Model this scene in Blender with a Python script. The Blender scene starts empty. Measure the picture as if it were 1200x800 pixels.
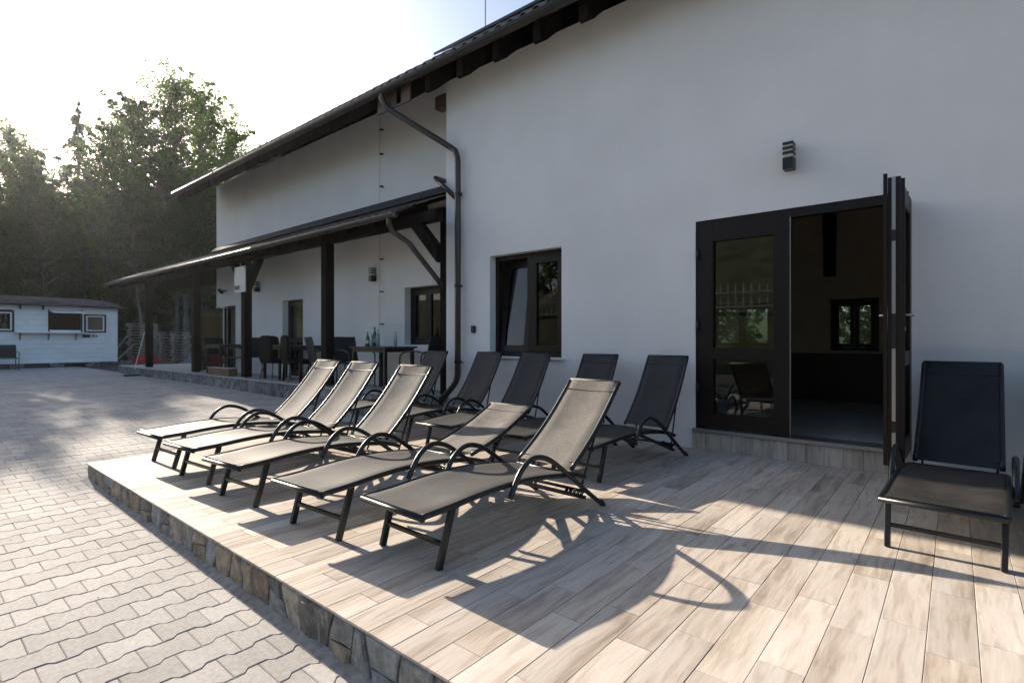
import bpy, math, random
from mathutils import Vector, Matrix
random.seed(7)
R = math.radians
sc = bpy.context.scene
col = sc.collection
# ------------------------------------------------------------------ camera
YAW = math.atan(520/620.3)
cd = bpy.data.cameras.new('camera'); cam = bpy.data.objects.new('camera', cd); col.objects.link(cam)
cam.location = (0, 0, 1.307); cam.rotation_euler = (R(90), 0, YAW)
cd.sensor_width = 36; cd.lens = 36*620.3/1200; cd.shift_y = -2/1200; cd.clip_end = 3000; cd.clip_start = .05
sc.camera = cam
# ------------------------------------------------------------------ sky and sun
SUN = Vector((-2.65, .21, 1)).normalized()
w = bpy.data.worlds.new("World"); sc.world = w; w.use_nodes = True
nt = w.node_tree; bg = nt.nodes['Background']
sky = nt.nodes.new('ShaderNodeTexSky'); sky.sky_type = 'NISHITA'; sky.sun_disc = False
sky.sun_elevation = math.asin(SUN.z); sky.sun_rotation = math.atan2(SUN.x, SUN.y)
sky.air_density = 1.0; sky.dust_density = 3.5; sky.ozone_density = 1.6; sky.altitude = 400
nt.links.new(sky.outputs[0], bg.inputs[0]); bg.inputs[1].default_value = .095
sd = bpy.data.lights.new('sun', 'SUN'); so = bpy.data.objects.new('sun', sd); col.objects.link(so)
sd.energy = 5; sd.angle = R(.5); sd.color = (1, .87, .72)
so.rotation_euler = SUN.to_track_quat('Z', 'Y').to_euler(); so.location = (-20, 2, 20)
sc.view_settings.view_transform = 'Standard'; sc.view_settings.look = 'None'
sc.view_settings.exposure = 1.3; sc.view_settings.gamma = 1
# ------------------------------------------------------------------ materials
def newmat(name, color, rough=.7, spec=.5, metal=0):
    m = bpy.data.materials.new(name); m.use_nodes = True
    b = m.node_tree.nodes['Principled BSDF']
    b.inputs['Base Color'].default_value = (*color, 1); b.inputs['Roughness'].default_value = rough
    b.inputs['Metallic'].default_value = metal; b.inputs['Specular IOR Level'].default_value = spec
    return m
def N(m, t, **kw):
    n = m.node_tree.nodes.new(t)
    for k, v in kw.items():
        if hasattr(n, k): setattr(n, k, v)
    return n
def L(m, a, b): m.node_tree.links.new(a, b)
def noisy(name, c1, c2, scale=4, rough=.7, bump=.1, bscale=60, spec=.5, stretch=(1, 1, 1), detail=6, metal=0, lo=.35, hi=.65, bdist=.01, vary=0.):
    """two-tone noise colour + fine relief"""
    m = newmat(name, c1, rough, spec, metal); b = m.node_tree.nodes['Principled BSDF']
    g = N(m, 'ShaderNodeNewGeometry'); mp = N(m, 'ShaderNodeMapping'); mp.inputs['Scale'].default_value = stretch
    oi = N(m, 'ShaderNodeObjectInfo')
    ad = N(m, 'ShaderNodeVectorMath', operation='ADD')
    sm = N(m, 'ShaderNodeMath', operation='ADD'); L(m, oi.outputs['Random'], sm.inputs[0]); L(m, g.outputs['Random Per Island'], sm.inputs[1])
    sm2 = N(m, 'ShaderNodeMath', operation='MULTIPLY'); L(m, sm.outputs[0], sm2.inputs[0]); sm2.inputs[1].default_value = 37. if vary else 0.
    L(m, g.outputs['Position'], ad.inputs[0]); L(m, sm2.outputs[0], ad.inputs[1]); L(m, ad.outputs[0], mp.inputs['Vector'])
    n = N(m, 'ShaderNodeTexNoise'); n.inputs['Scale'].default_value = scale; n.inputs['Detail'].default_value = detail
    L(m, mp.outputs[0], n.inputs['Vector'])
    r = N(m, 'ShaderNodeValToRGB'); r.color_ramp.elements[0].position = lo; r.color_ramp.elements[1].position = hi
    r.color_ramp.elements[0].color = (*c1, 1); r.color_ramp.elements[1].color = (*c2, 1)
    L(m, n.outputs[0], r.inputs[0]); out = r.outputs[0]
    if vary:
        fr = N(m, 'ShaderNodeMath', operation='FRACT'); L(m, sm.outputs[0], fr.inputs[0])
        mr = N(m, 'ShaderNodeMapRange'); L(m, fr.outputs[0], mr.inputs[0]); mr.inputs[3].default_value = 1-vary; mr.inputs[4].default_value = 1+vary
        hs = N(m, 'ShaderNodeHueSaturation'); L(m, out, hs.inputs['Color']); L(m, mr.outputs[0], hs.inputs['Value']); out = hs.outputs[0]
    L(m, out, b.inputs['Base Color'])
    if bump:
        n2 = N(m, 'ShaderNodeTexNoise'); n2.inputs['Scale'].default_value = bscale; n2.inputs['Detail'].default_value = 4
        L(m, mp.outputs[0] if stretch != (1, 1, 1) else g.outputs['Position'], n2.inputs['Vector'])
        bp = N(m, 'ShaderNodeBump'); bp.inputs['Strength'].default_value = bump; bp.inputs['Distance'].default_value = bdist
        L(m, n2.outputs[0], bp.inputs['Height']); L(m, bp.outputs[0], b.inputs['Normal'])
    return m
M = {}
M['plaster'] = noisy('white render', (.78, .775, .76), (.83, .825, .81), 1.3, .9, .7, 70, .2, bdist=.004)
M['paver'] = noisy('concrete paver', (.36, .345, .325), (.44, .42, .395), 55, .9, .3, 300, .2, vary=.13, bdist=.002)
M['lead'] = noisy('dull lead flashing', (.045, .045, .05), (.07, .07, .078), 12, .8, .3, 40, .15)
M['joint'] = noisy('joint sand', (.07, .065, .06), (.12, .11, .10), 30, .95, .2, 200, .1)
M['grout'] = newmat('grout', (.21, .185, .165), .9)
M['curb'] = noisy('curb stone', (.10, .11, .12), (.28, .28, .28), 9, .85, .5, 40, .3, vary=.2)
M['stone'] = noisy('cladding stone', (.13, .12, .105), (.40, .36, .31), 7, .75, .8, 25, .4, stretch=(1, 1, .35), vary=.35, bdist=.02)
M['mortar'] = noisy('mortar', (.22, .21, .20), (.36, .34, .32), 20, .95, .5, 80, .1)
M['brown_metal'] = newmat('brown coated metal', (.035, .026, .022), .32, .6)
M['gutter'] = newmat('brown gutter', (.030, .023, .021), .38, .5)
M['frame_metal'] = newmat('charcoal powder coat', (.010, .011, .012), .34, .5)
M['pvc'] = noisy('dark brown window profile', (.011, .007, .006), (.016, .010, .008), 20, .42, .08, 90, .3)
M['wood_dark'] = noisy('dark stained timber', (.007, .0055, .005), (.017, .012, .010), 9, .8, .35, 40, .08, stretch=(1, 1, .2))
M['wood_red'] = noisy('brown timber', (.06, .032, .022), (.12, .065, .042), 9, .6, .3, 40, .4, stretch=(.2, 1, 1))
M['tile_roof'] = noisy('brown roof tile', (.07, .05, .045), (.12, .09, .08), 8, .5, .2, 60, .5, vary=.15)
M['black'] = newmat('black metal', (.012, .012, .013), .4, .5)
M['lampglass'] = newmat('frosted lamp glass', (.45, .45, .43), .4)
M['white_paint'] = noisy('white painted board', (.82, .82, .81), (.88, .88, .87), 3, .6, .15, 70, .4, vary=.03)
M['white'] = newmat('white plastic', (.75, .75, .74), .35)
M['steel'] = newmat('brushed steel', (.38, .38, .38), .4, .5, .9)
M['kiosk_roof'] = noisy('bitumen roof', (.085, .065, .065), (.13, .10, .10), 6, .85, .3, 60, .2)
M['interior_wall'] = noisy('interior wall', (.52, .43, .33), (.58, .49, .39), 3, .9, 0)
M['wainscot'] = noisy('dark wainscot', (.05, .022, .015), (.07, .03, .02), 6, .5, .1, stretch=(1, 1, .2))
M['floor_int'] = noisy('interior tile floor', (.46, .44, .41), (.54, .52, .49), 3, .3, 0)
M['ceiling'] = newmat('ceiling', (.34, .29, .24), .9)
M['porch_floor'] = noisy('porch floor', (.34, .33, .31), (.46, .44, .42), 4, .7, .2, 50, .3)
M['pallet'] = noisy('weathered pallet wood', (.20, .17, .14), (.36, .31, .26), 14, .85, .3, 50, .2, vary=.25)
M['earth'] = noisy('forest floor', (.05, .042, .03), (.10, .085, .055), 1.2, .95, .5, 12, .1, bdist=.05)
M['grass'] = noisy('meadow grass', (.045, .055, .022), (.10, .10, .06), 1.1, .95, .8, 20, .1, bdist=.05)
M['bark'] = noisy('bark', (.09, .08, .07), (.20, .18, .16), 6, .9, .6, 30, .1, stretch=(1, 1, .3), bdist=.03)
M['fence'] = noisy('weathered fence', (.36, .35, .33), (.48, .46, .43), 6, .8, .2, 40, .2, vary=.15)
M['wicker'] = noisy('black wicker', (.006, .006, .006), (.014, .013, .012), 90, .75, .8, 120, .06, bdist=.004)
M['rock'] = noisy('grey stone', (.10, .10, .10), (.26, .25, .24), 3, .9, .6, 12, .2, bdist=.05)
M['red'] = newmat('red fabric', (.45, .015, .02), .7)
M['tarp'] = noisy('grey tarpaulin', (.16, .15, .17), (.26, .25, .27), 2, .6, .4, 10, .4, bdist=.05)
M['planter'] = noisy('wooden planter', (.13, .075, .045), (.22, .13, .08), 9, .7, .3, 40, .3, stretch=(.2, 1, 1))
M['flower'] = newmat('dark red flowers', (.16, .012, .012), .7)
M['teal'] = newmat('teal plastic', (.02, .35, .30), .4)
M['paper'] = noisy('printed paper', (.45, .44, .36), (.62, .60, .50), 12, .8, 0)
M['ink'] = newmat('dark print', (.03, .035, .04), .6)
M['sign'] = newmat('pale sign plate', (.55, .56, .56), .4)
M['green_glass'] = newmat('green bottle glass', (.01, .10, .05), .08, .8)
M['amber'] = newmat('amber bottle', (.30, .20, .02), .1, .8)
M['clear'] = newmat('pale bottle glass', (.25, .33, .30), .08, .8)
def glassmat(name, tint=(.75, .82, .80), rough=.01):
    m = bpy.data.materials.new(name); m.use_nodes = True; t = m.node_tree; t.nodes.remove(t.nodes['Principled BSDF'])
    o = t.nodes['Material Output']; tr = N(m, 'ShaderNodeBsdfTransparent'); gl = N(m, 'ShaderNodeBsdfGlossy'); fr = N(m, 'ShaderNodeFresnel')
    gl.inputs['Roughness'].default_value = rough; tr.inputs[0].default_value = (*tint, 1); fr.inputs[0].default_value = 1.75
    mx = N(m, 'ShaderNodeMixShader'); L(m, fr.outputs[0], mx.inputs[0]); L(m, tr.outputs[0], mx.inputs[1]); L(m, gl.outputs[0], mx.inputs[2]); L(m, mx.outputs[0], o.inputs[0])
    return m
M['glass'] = glassmat('window glass')
M['glass_tint'] = glassmat('tinted window glass', (.45, .50, .48))
def leafmat(name, c1, c2, trans=.35):
    m = newmat(name, c1, .55, .3); t = m.node_tree; b = t.nodes['Principled BSDF']; o = t.nodes['Material Output']
    g = N(m, 'ShaderNodeNewGeometry'); n = N(m, 'ShaderNodeTexNoise'); n.inputs['Scale'].default_value = .55; n.inputs['Detail'].default_value = 3
    L(m, g.outputs['Position'], n.inputs['Vector'])
    ad = N(m, 'ShaderNodeMath', operation='MULTIPLY_ADD'); L(m, g.outputs['Random Per Island'], ad.inputs[0]); ad.inputs[1].default_value = .55
    L(m, n.outputs[0], ad.inputs[2])
    r = N(m, 'ShaderNodeValToRGB'); r.color_ramp.elements[0].position = .45; r.color_ramp.elements[1].position = 1.0
    r.color_ramp.elements[0].color = (*c1, 1); r.color_ramp.elements[1].color = (*c2, 1)
    L(m, ad.outputs[0], r.inputs[0]); L(m, r.outputs[0], b.inputs['Base Color'])
    tl = N(m, 'ShaderNodeBsdfTranslucent'); L(m, r.outputs[0], tl.inputs[0]); mx = N(m, 'ShaderNodeMixShader'); mx.inputs[0].default_value = trans
    L(m, b.outputs[0], mx.inputs[1]); L(m, tl.outputs[0], mx.inputs[2]); L(m, mx.outputs[0], o.inputs[0])
    return m
M['leaf'] = leafmat('beech leaves', (.040, .080, .020), (.11, .18, .04), .7)
M['leaf_dark'] = leafmat('dark leaves', (.028, .046, .018), (.065, .092, .032), .45)
M['needle'] = leafmat('spruce needles', (.022, .038, .018), (.05, .07, .03), .2)
M['leaf_light'] = leafmat('bright leaves', (.06, .095, .035), (.12, .16, .07), .4)
def stone_mat():
    m = newmat('split cladding stone', (.2, .18, .15), .75, .35); b = m.node_tree.nodes['Principled BSDF']
    g = N(m, 'ShaderNodeNewGeometry'); oi = N(m, 'ShaderNodeObjectInfo')
    r = N(m, 'ShaderNodeValToRGB'); r.color_ramp.interpolation = 'CONSTANT'; e = r.color_ramp.elements; e[0].color = (.25, .21, .165, 1); e[1].position = .22; e[1].color = (.20, .20, .195, 1)
    for p, c in ((.42, (.13, .125, .12, 1)), (.58, (.30, .27, .23, 1)), (.74, (.22, .235, .24, 1)), (.88, (.19, .155, .125, 1))): x = e.new(p); x.color = c
    L(m, oi.outputs['Random'], r.inputs[0])
    n = N(m, 'ShaderNodeTexNoise'); n.inputs['Scale'].default_value = 14; n.inputs['Detail'].default_value = 8; n.inputs['Roughness'].default_value = .65; L(m, g.outputs['Position'], n.inputs['Vector'])
    mr = N(m, 'ShaderNodeMapRange'); mr.inputs[1].default_value = .3; mr.inputs[2].default_value = .7; mr.inputs[3].default_value = .45; mr.inputs[4].default_value = 1.55; L(m, n.outputs[0], mr.inputs[0])
    hs = N(m, 'ShaderNodeHueSaturation'); L(m, r.outputs[0], hs.inputs['Color']); L(m, mr.outputs[0], hs.inputs['Value'])
    mp = N(m, 'ShaderNodeMapping'); mp.inputs['Scale'].default_value = (1, 1, .14); L(m, g.outputs['Position'], mp.inputs[0])
    d = N(m, 'ShaderNodeTexNoise'); d.inputs['Scale'].default_value = 17; d.inputs['Detail'].default_value = 3; L(m, mp.outputs[0], d.inputs['Vector'])
    dr = N(m, 'ShaderNodeMapRange'); dr.inputs[1].default_value = .60; dr.inputs[2].default_value = .72; dr.inputs[4].default_value = .75; L(m, d.outputs[0], dr.inputs[0])
    mx = N(m, 'ShaderNodeMix', data_type='RGBA'); L(m, dr.outputs[0], mx.inputs[0]); L(m, hs.outputs[0], mx.inputs[6]); mx.inputs[7].default_value = (.48, .47, .45, 1)
    L(m, mx.outputs[2], b.inputs['Base Color'])
    bp = N(m, 'ShaderNodeBump'); bp.inputs['Strength'].default_value = 1; bp.inputs['Distance'].default_value = .008; L(m, n.outputs[0], bp.inputs['Height']); L(m, bp.outputs[0], b.inputs['Normal'])
    return m
M['stone'] = stone_mat()
# wood look porcelain
def plank_mat(sc_=(1, .095, 1), nm='wood look porcelain'):
    m = newmat(nm, (.5, .42, .35), .72, .15); b = m.node_tree.nodes['Principled BSDF']
    g = N(m, 'ShaderNodeNewGeometry'); oi = N(m, 'ShaderNodeObjectInfo')
    sm = N(m, 'ShaderNodeMath', operation='ADD'); L(m, oi.outputs['Random'], sm.inputs[0]); L(m, g.outputs['Random Per Island'], sm.inputs[1])
    fr = N(m, 'ShaderNodeMath', operation='FRACT'); L(m, sm.outputs[0], fr.inputs[0])
    mul = N(m, 'ShaderNodeMath', operation='MULTIPLY'); L(m, fr.outputs[0], mul.inputs[0]); mul.inputs[1].default_value = 53.
    ad = N(m, 'ShaderNodeVectorMath', operation='ADD'); L(m, g.outputs['Position'], ad.inputs[0]); L(m, mul.outputs[0], ad.inputs[1])
    # slow warp so the grain wanders
    nw = N(m, 'ShaderNodeTexNoise'); nw.inputs['Scale'].default_value = 2.2; nw.inputs['Detail'].default_value = 2; L(m, ad.outputs[0], nw.inputs['Vector'])
    ws = N(m, 'ShaderNodeVectorMath', operation='SCALE'); L(m, nw.outputs[1], ws.inputs[0]); ws.inputs['Scale'].default_value = .07
    ad2 = N(m, 'ShaderNodeVectorMath', operation='ADD'); L(m, ad.outputs[0], ad2.inputs[0]); L(m, ws.outputs[0], ad2.inputs[1])
    mp = N(m, 'ShaderNodeMapping'); mp.inputs['Scale'].default_value = sc_; L(m, ad2.outputs[0], mp.inputs[0])
    n1 = N(m, 'ShaderNodeTexNoise'); n1.inputs['Scale'].default_value = 6.5; n1.inputs['Detail'].default_value = 8; n1.inputs['Roughness'].default_value = .62; L(m, mp.outputs[0], n1.inputs['Vector'])
    r1 = N(m, 'ShaderNodeValToRGB'); e = r1.color_ramp.elements; e[0].position = .33; e[0].color = (.32, .265, .215, 1); e[1].position = .70; e[1].color = (.60, .55, .495, 1)
    x = e.new(.41); x.color = (.44, .38, .32, 1); x = e.new(.50); x.color = (.53, .468, .402, 1)
    L(m, n1.outputs[0], r1.inputs[0])
    n2 = N(m, 'ShaderNodeTexNoise'); n2.inputs['Scale'].default_value = 34; n2.inputs['Detail'].default_value = 5; L(m, mp.outputs[0], n2.inputs['Vector'])
    r2 = N(m, 'ShaderNodeValToRGB'); r2.color_ramp.elements[0].position = .36; r2.color_ramp.elements[1].position = .50
    r2.color_ramp.elements[0].color = (.70, .66, .63, 1); r2.color_ramp.elements[1].color = (1, 1, 1, 1); L(m, n2.outputs[0], r2.inputs[0])
    mx = N(m, 'ShaderNodeMix', data_type='RGBA', blend_type='MULTIPLY'); mx.inputs[0].default_value = .6
    L(m, r1.outputs[0], mx.inputs[6]); L(m, r2.outputs[0], mx.inputs[7])
    mp3 = N(m, 'ShaderNodeMapping'); mp3.inputs['Scale'].default_value = tuple(v if v == 1 else v*.5 for v in sc_); L(m, ad2.outputs[0], mp3.inputs[0])
    n3 = N(m, 'ShaderNodeTexNoise'); n3.inputs['Scale'].default_value = 120; n3.inputs['Detail'].default_value = 3; L(m, mp3.outputs[0], n3.inputs['Vector'])
    m3 = N(m, 'ShaderNodeMapRange'); m3.inputs[1].default_value = .35; m3.inputs[2].default_value = .62; m3.inputs[3].default_value = .93; m3.inputs[4].default_value = 1.02; L(m, n3.outputs[0], m3.inputs[0])
    h3 = N(m, 'ShaderNodeHueSaturation'); L(m, mx.outputs[2], h3.inputs['Color']); L(m, m3.outputs[0], h3.inputs['Value'])
    mr = N(m, 'ShaderNodeMapRange'); L(m, fr.outputs[0], mr.inputs[0]); mr.inputs[3].default_value = .86; mr.inputs[4].default_value = 1.12
    hs = N(m, 'ShaderNodeHueSaturation'); hs.inputs['Saturation'].default_value = 1.05; L(m, h3.outputs[0], hs.inputs['Color']); L(m, mr.outputs[0], hs.inputs['Value'])
    L(m, hs.outputs[0], b.inputs['Base Color'])
    bp = N(m, 'ShaderNodeBump'); bp.inputs['Strength'].default_value = .12; bp.inputs['Distance'].default_value = .002
    L(m, n2.outputs[0], bp.inputs['Height']); L(m, bp.outputs[0], b.inputs['Normal'])
    return m
M['plank'] = plank_mat(); M['plank_up'] = plank_mat((1, 1, .095), 'wood look porcelain riser')
def fabric_mat(name, c1, c2, rough=.5, spec=.6, sheen=.3):
    m = newmat(name, c1, rough, spec); b = m.node_tree.nodes['Principled BSDF']
    tc = N(m, 'ShaderNodeTexCoord'); sp = N(m, 'ShaderNodeMapping'); L(m, tc.outputs['Object'], sp.inputs[0])
    wv = N(m, 'ShaderNodeTexNoise'); wv.inputs['Scale'].default_value = 420; wv.inputs['Detail'].default_value = 1; L(m, sp.outputs[0], wv.inputs['Vector'])
    st = N(m, 'ShaderNodeTexNoise'); st.inputs['Scale'].default_value = 5; st.inputs['Detail'].default_value = 7; L(m, sp.outputs[0], st.inputs['Vector'])
    r = N(m, 'ShaderNodeValToRGB'); r.color_ramp.elements[0].position = .35; r.color_ramp.elements[1].position = .75
    r.color_ramp.elements[0].color = (*c1, 1); r.color_ramp.elements[1].color = (*c2, 1); L(m, st.outputs[0], r.inputs[0])
    th_ = N(m, 'ShaderNodeTexNoise'); th_.inputs['Scale'].default_value = 150; th_.inputs['Detail'].default_value = 2; L(m, sp.outputs[0], th_.inputs['Vector'])
    tr_ = N(m, 'ShaderNodeMapRange'); tr_.inputs[1].default_value = .35; tr_.inputs[2].default_value = .65; tr_.inputs[3].default_value = .62; tr_.inputs[4].default_value = 1.3; L(m, th_.outputs[0], tr_.inputs[0])
    # old stains and rubbed patches
    sn = N(m, 'ShaderNodeTexNoise'); sn.inputs['Scale'].default_value = 2.6; sn.inputs['Detail'].default_value = 9; sn.inputs['Roughness'].default_value = .7; sn.inputs['Distortion'].default_value = .6
    oi_ = N(m, 'ShaderNodeObjectInfo'); ml_ = N(m, 'ShaderNodeMath', operation='MULTIPLY'); ml_.inputs[1].default_value = 31.; L(m, oi_.outputs['Random'], ml_.inputs[0])
    av = N(m, 'ShaderNodeVectorMath', operation='ADD'); L(m, sp.outputs[0], av.inputs[0]); L(m, ml_.outputs[0], av.inputs[1]); L(m, av.outputs[0], sn.inputs['Vector'])
    sr = N(m, 'ShaderNodeMapRange'); sr.inputs[1].default_value = .36; sr.inputs[2].default_value = .50; sr.inputs[3].default_value = .68; sr.inputs[4].default_value = 1.05; L(m, sn.outputs[0], sr.inputs[0])
    mm = N(m, 'ShaderNodeMath', operation='MULTIPLY'); L(m, tr_.outputs[0], mm.inputs[0]); L(m, sr.outputs[0], mm.inputs[1])
    hs = N(m, 'ShaderNodeHueSaturation'); L(m, r.outputs[0], hs.inputs['Color']); L(m, mm.outputs[0], hs.inputs['Value'])
    L(m, hs.outputs[0], b.inputs['Base Color'])
    bp = N(m, 'ShaderNodeBump'); bp.inputs['Strength'].default_value = .5; bp.inputs['Distance'].default_value = .0012
    L(m, wv.outputs[0], bp.inputs['Height']); L(m, bp.outputs[0], b.inputs['Normal'])
    b.inputs['Sheen Weight'].default_value = sheen; b.inputs['Sheen Roughness'].default_value = .4
    return m
M['sling_seat_sunlit'] = fabric_mat('charcoal sling lightened for sun', (.024, .0225, .021), (.042, .040, .036), .60, .8, 0)  # front-row seats: same charcoal cloth, base colour lightened for the sun
M['sling_back_sunlit'] = fabric_mat('charcoal sling with painted sun sheen', (.10, .086, .070), (.17, .147, .122), .82, 1., 0)  # front-row backs: same dark cloth, sun sheen painted in as a paler base
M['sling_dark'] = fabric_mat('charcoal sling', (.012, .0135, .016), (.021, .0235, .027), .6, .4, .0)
M['sling_worn'] = fabric_mat('worn brown charcoal sling', (.018, .016, .015), (.045, .040, .036), .6, .4, 0)
def stain(key, scale, lo, hi, dark, stretch=(1, 1, 1), zfade=None):
    m = M[key]; b = m.node_tree.nodes['Principled BSDF']; src = b.inputs['Base Color'].links[0].from_socket
    g = N(m, 'ShaderNodeNewGeometry'); mp = N(m, 'ShaderNodeMapping'); mp.inputs['Scale'].default_value = stretch; L(m, g.outputs['Position'], mp.inputs[0])
    n = N(m, 'ShaderNodeTexNoise'); n.inputs['Scale'].default_value = scale; n.inputs['Detail'].default_value = 7; n.inputs['Roughness'].default_value = .68; L(m, mp.outputs[0], n.inputs['Vector'])
    mr = N(m, 'ShaderNodeMapRange'); mr.inputs[1].default_value = lo; mr.inputs[2].default_value = hi; mr.inputs[3].default_value = dark; mr.inputs[4].default_value = 1; L(m, n.outputs[0], mr.inputs[0])
    hs = N(m, 'ShaderNodeHueSaturation'); L(m, src, hs.inputs['Color']); L(m, mr.outputs[0], hs.inputs['Value']); L(m, hs.outputs[0], b.inputs['Base Color'])
stain('paver', 1.1, .36, .56, .84); stain('paver', 34, .27, .33, .6)
stain('plaster', 1.6, .33, .5, .98, (1, 1, .12)); stain('plaster', .7, .3, .6, .965)
stain('curb', 5, .35, .55, .7)
# ------------------------------------------------------------------ mesh helpers
class MB:
    def __init__(s): s.v = []; s.f = []
    def add(s, vs, fs):
        o = len(s.v); s.v += [tuple(p) for p in vs]; s.f += [tuple(i+o for i in f) for f in fs]; return s
    def box(s, x0, x1, y0, y1, z0, z1, mat=None):
        vs = [(x0, y0, z0), (x1, y0, z0), (x1, y1, z0), (x0, y1, z0), (x0, y0, z1), (x1, y0, z1), (x1, y1, z1), (x0, y1, z1)]
        if mat is not None: vs = [mat @ Vector(p) for p in vs]
        return s.add(vs, [(0, 3, 2, 1), (4, 5, 6, 7), (0, 1, 5, 4), (1, 2, 6, 5), (2, 3, 7, 6), (3, 0, 4, 7)])
    def bar(s, a, b, w, h, up=(0, 0, 1)):
        a = Vector(a); b = Vector(b); d = (b-a); ln = d.length; d.normalize(); u = Vector(up)
        x = d.cross(u)
        if x.length < 1e-4: x = d.cross(Vector((0, 1, 0)))
        x.normalize(); u = x.cross(d)
        vs = [p + x*sx*w/2 + u*sz*h/2 for p in (a, b) for sx, sz in ((-1, -1), (1, -1), (1, 1), (-1, 1))]
        return s.add(vs, [(0, 3, 2, 1), (4, 5, 6, 7), (0, 1, 5, 4), (1, 2, 6, 5), (2, 3, 7, 6), (3, 0, 4, 7)])
    def tube(s, pts, r, n=8, cap=True):
        pts = [Vector(p) for p in pts]; rs = r if isinstance(r, (list, tuple)) else [r]*len(pts)
        prev = None; rings = []
        for i, p in enumerate(pts):
            t = (pts[min(i+1, len(pts)-1)]-pts[max(i-1, 0)]).normalized()
            if prev is None:
                prev = t.cross(Vector((0, 0, 1)))
                if prev.length < 1e-3: prev = t.cross(Vector((0, 1, 0)))
            u = (prev - t*prev.dot(t)).normalized(); prev = u; v = t.cross(u)
            rings.append([p + (u*math.cos(2*math.pi*k/n)+v*math.sin(2*math.pi*k/n))*rs[i] for k in range(n)])
        vs = [q for ring in rings for q in ring]; fs = []
        for i in range(len(pts)-1):
            for k in range(n): fs.append((i*n+k, i*n+(k+1) % n, (i+1)*n+(k+1) % n, (i+1)*n+k))
        if cap: fs.append(tuple(range(n-1, -1, -1))); fs.append(tuple((len(pts)-1)*n+k for k in range(n)))
        return s.add(vs, fs)
    def lathe(s, prof, cx, cy, n=12):
        vs = [(cx+r*math.cos(2*math.pi*k/n), cy+r*math.sin(2*math.pi*k/n), z) for r, z in prof for k in range(n)]
        fs = [(i*n+k, i*n+(k+1) % n, (i+1)*n+(k+1) % n, (i+1)*n+k) for i in range(len(prof)-1) for k in range(n)]
        fs += [tuple(range(n-1, -1, -1)), tuple((len(prof)-1)*n+k for k in range(n))]
        return s.add(vs, fs)
    def prism(s, poly, axis, a, b):
        """poly in the two other axes, extruded from a to b along axis"""
        n = len(poly)
        def P(p, t):
            if axis == 'x': return (t, p[0], p[1])
            if axis == 'y': return (p[0], t, p[1])
            return (p[0], p[1], t)
        vs = [P(p, a) for p in poly]+[P(p, b) for p in poly]
        return s.add(vs, [tuple(range(n))[::-1], tuple(range(n, 2*n))]+[(i, (i+1) % n, n+(i+1) % n, n+i) for i in range(n)])
    def mesh(s, name, mat, smooth=False, bevel=0):
        me = bpy.data.meshes.new(name); me.from_pydata(s.v, [], s.f); me.update()
        import bmesh
        bm = bmesh.new(); bm.from_mesh(me)
        if bevel:
            bmesh.ops.bevel(bm, geom=[e for e in bm.edges], offset=bevel, segments=1, affect='EDGES', profile=.5)
        bmesh.ops.recalc_face_normals(bm, faces=bm.faces); bm.to_mesh(me); bm.free()
        me.materials.append(mat)
        if smooth:
            for p in me.polygons: p.use_smooth = len(p.vertices) <= 4
        return me
    def rawmesh(s, name, mat):
        me = bpy.data.meshes.new(name); me.from_pydata(s.v, [], s.f); me.update(); me.materials.append(mat); return me
def link(name, me, parent=None, loc=(0, 0, 0), rot=(0, 0, 0)):
    o = bpy.data.objects.new(name, me); col.objects.link(o); o.location = loc; o.rotation_euler = rot
    if parent is not None: o.parent = parent
    return o
def part(name, mb, mat, parent=None, smooth=False, bevel=0, label=None):
    o = link(name, mb.mesh(name, mat, smooth, bevel), parent)
    if label: o['label'] = label
    return o
def tag(o, label=None, cat=None, group=None, kind=None):
    if label: o['label'] = label
    if cat: o['category'] = cat
    if group: o['group'] = group
    if kind: o['kind'] = kind
    return o
def thing(name, label, cat, loc=(0, 0, 0), rz=0, group=None):
    o = bpy.data.objects.new(name, None); col.objects.link(o); o.location = loc; o.rotation_euler = (0, 0, rz); o.empty_display_size = .1
    return tag(o, label, cat, group)
def kids(o, allc=None): return [c for c in bpy.data.objects if c.parent == o]
def copy_thing(o, loc, rz, label, group=None):
    def cp(src, par):
        c = src.copy(); col.objects.link(c); c.parent = par
        for k in src.children: cp(k, c)
        return c
    c = cp(o, None); c.location = loc; c.rotation_euler = (0, 0, rz); c['label'] = label
    if group: c['group'] = group
    return c
def smoothpath(pts, n=5):
    P = [Vector(p) for p in pts]; out = []
    for i in range(len(P)-1):
        p0 = P[max(i-1, 0)]; p1 = P[i]; p2 = P[i+1]; p3 = P[min(i+2, len(P)-1)]
        for k in range(n):
            t = k/n; out.append(.5*((2*p1)+(-p0+p2)*t+(2*p0-5*p1+4*p2-p3)*t*t+(-p0+3*p1-3*p2+p3)*t**3))
    out.append(P[-1]); return out
# ------------------------------------------------------------------ key levels
DK = .157          # deck top
WA = 5.555         # face of the near wall
WB = 6.0           # face of the far wall
CX = -5.967        # corner of the near wall
FL = .374          # indoor floor
PF = .46           # porch floor
def G(x):          # ground height of the paved yard
    ks = [(30, -.05), (-2, -.05), (-6.2, 0), (-10, .17), (-14, .21), (-25, .22), (-400, .22)]
    for (a, za), (b, zb) in zip(ks, ks[1:]):
        if b <= x <= a: return za+(zb-za)*(a-x)/(a-b)
    return -.05
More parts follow.
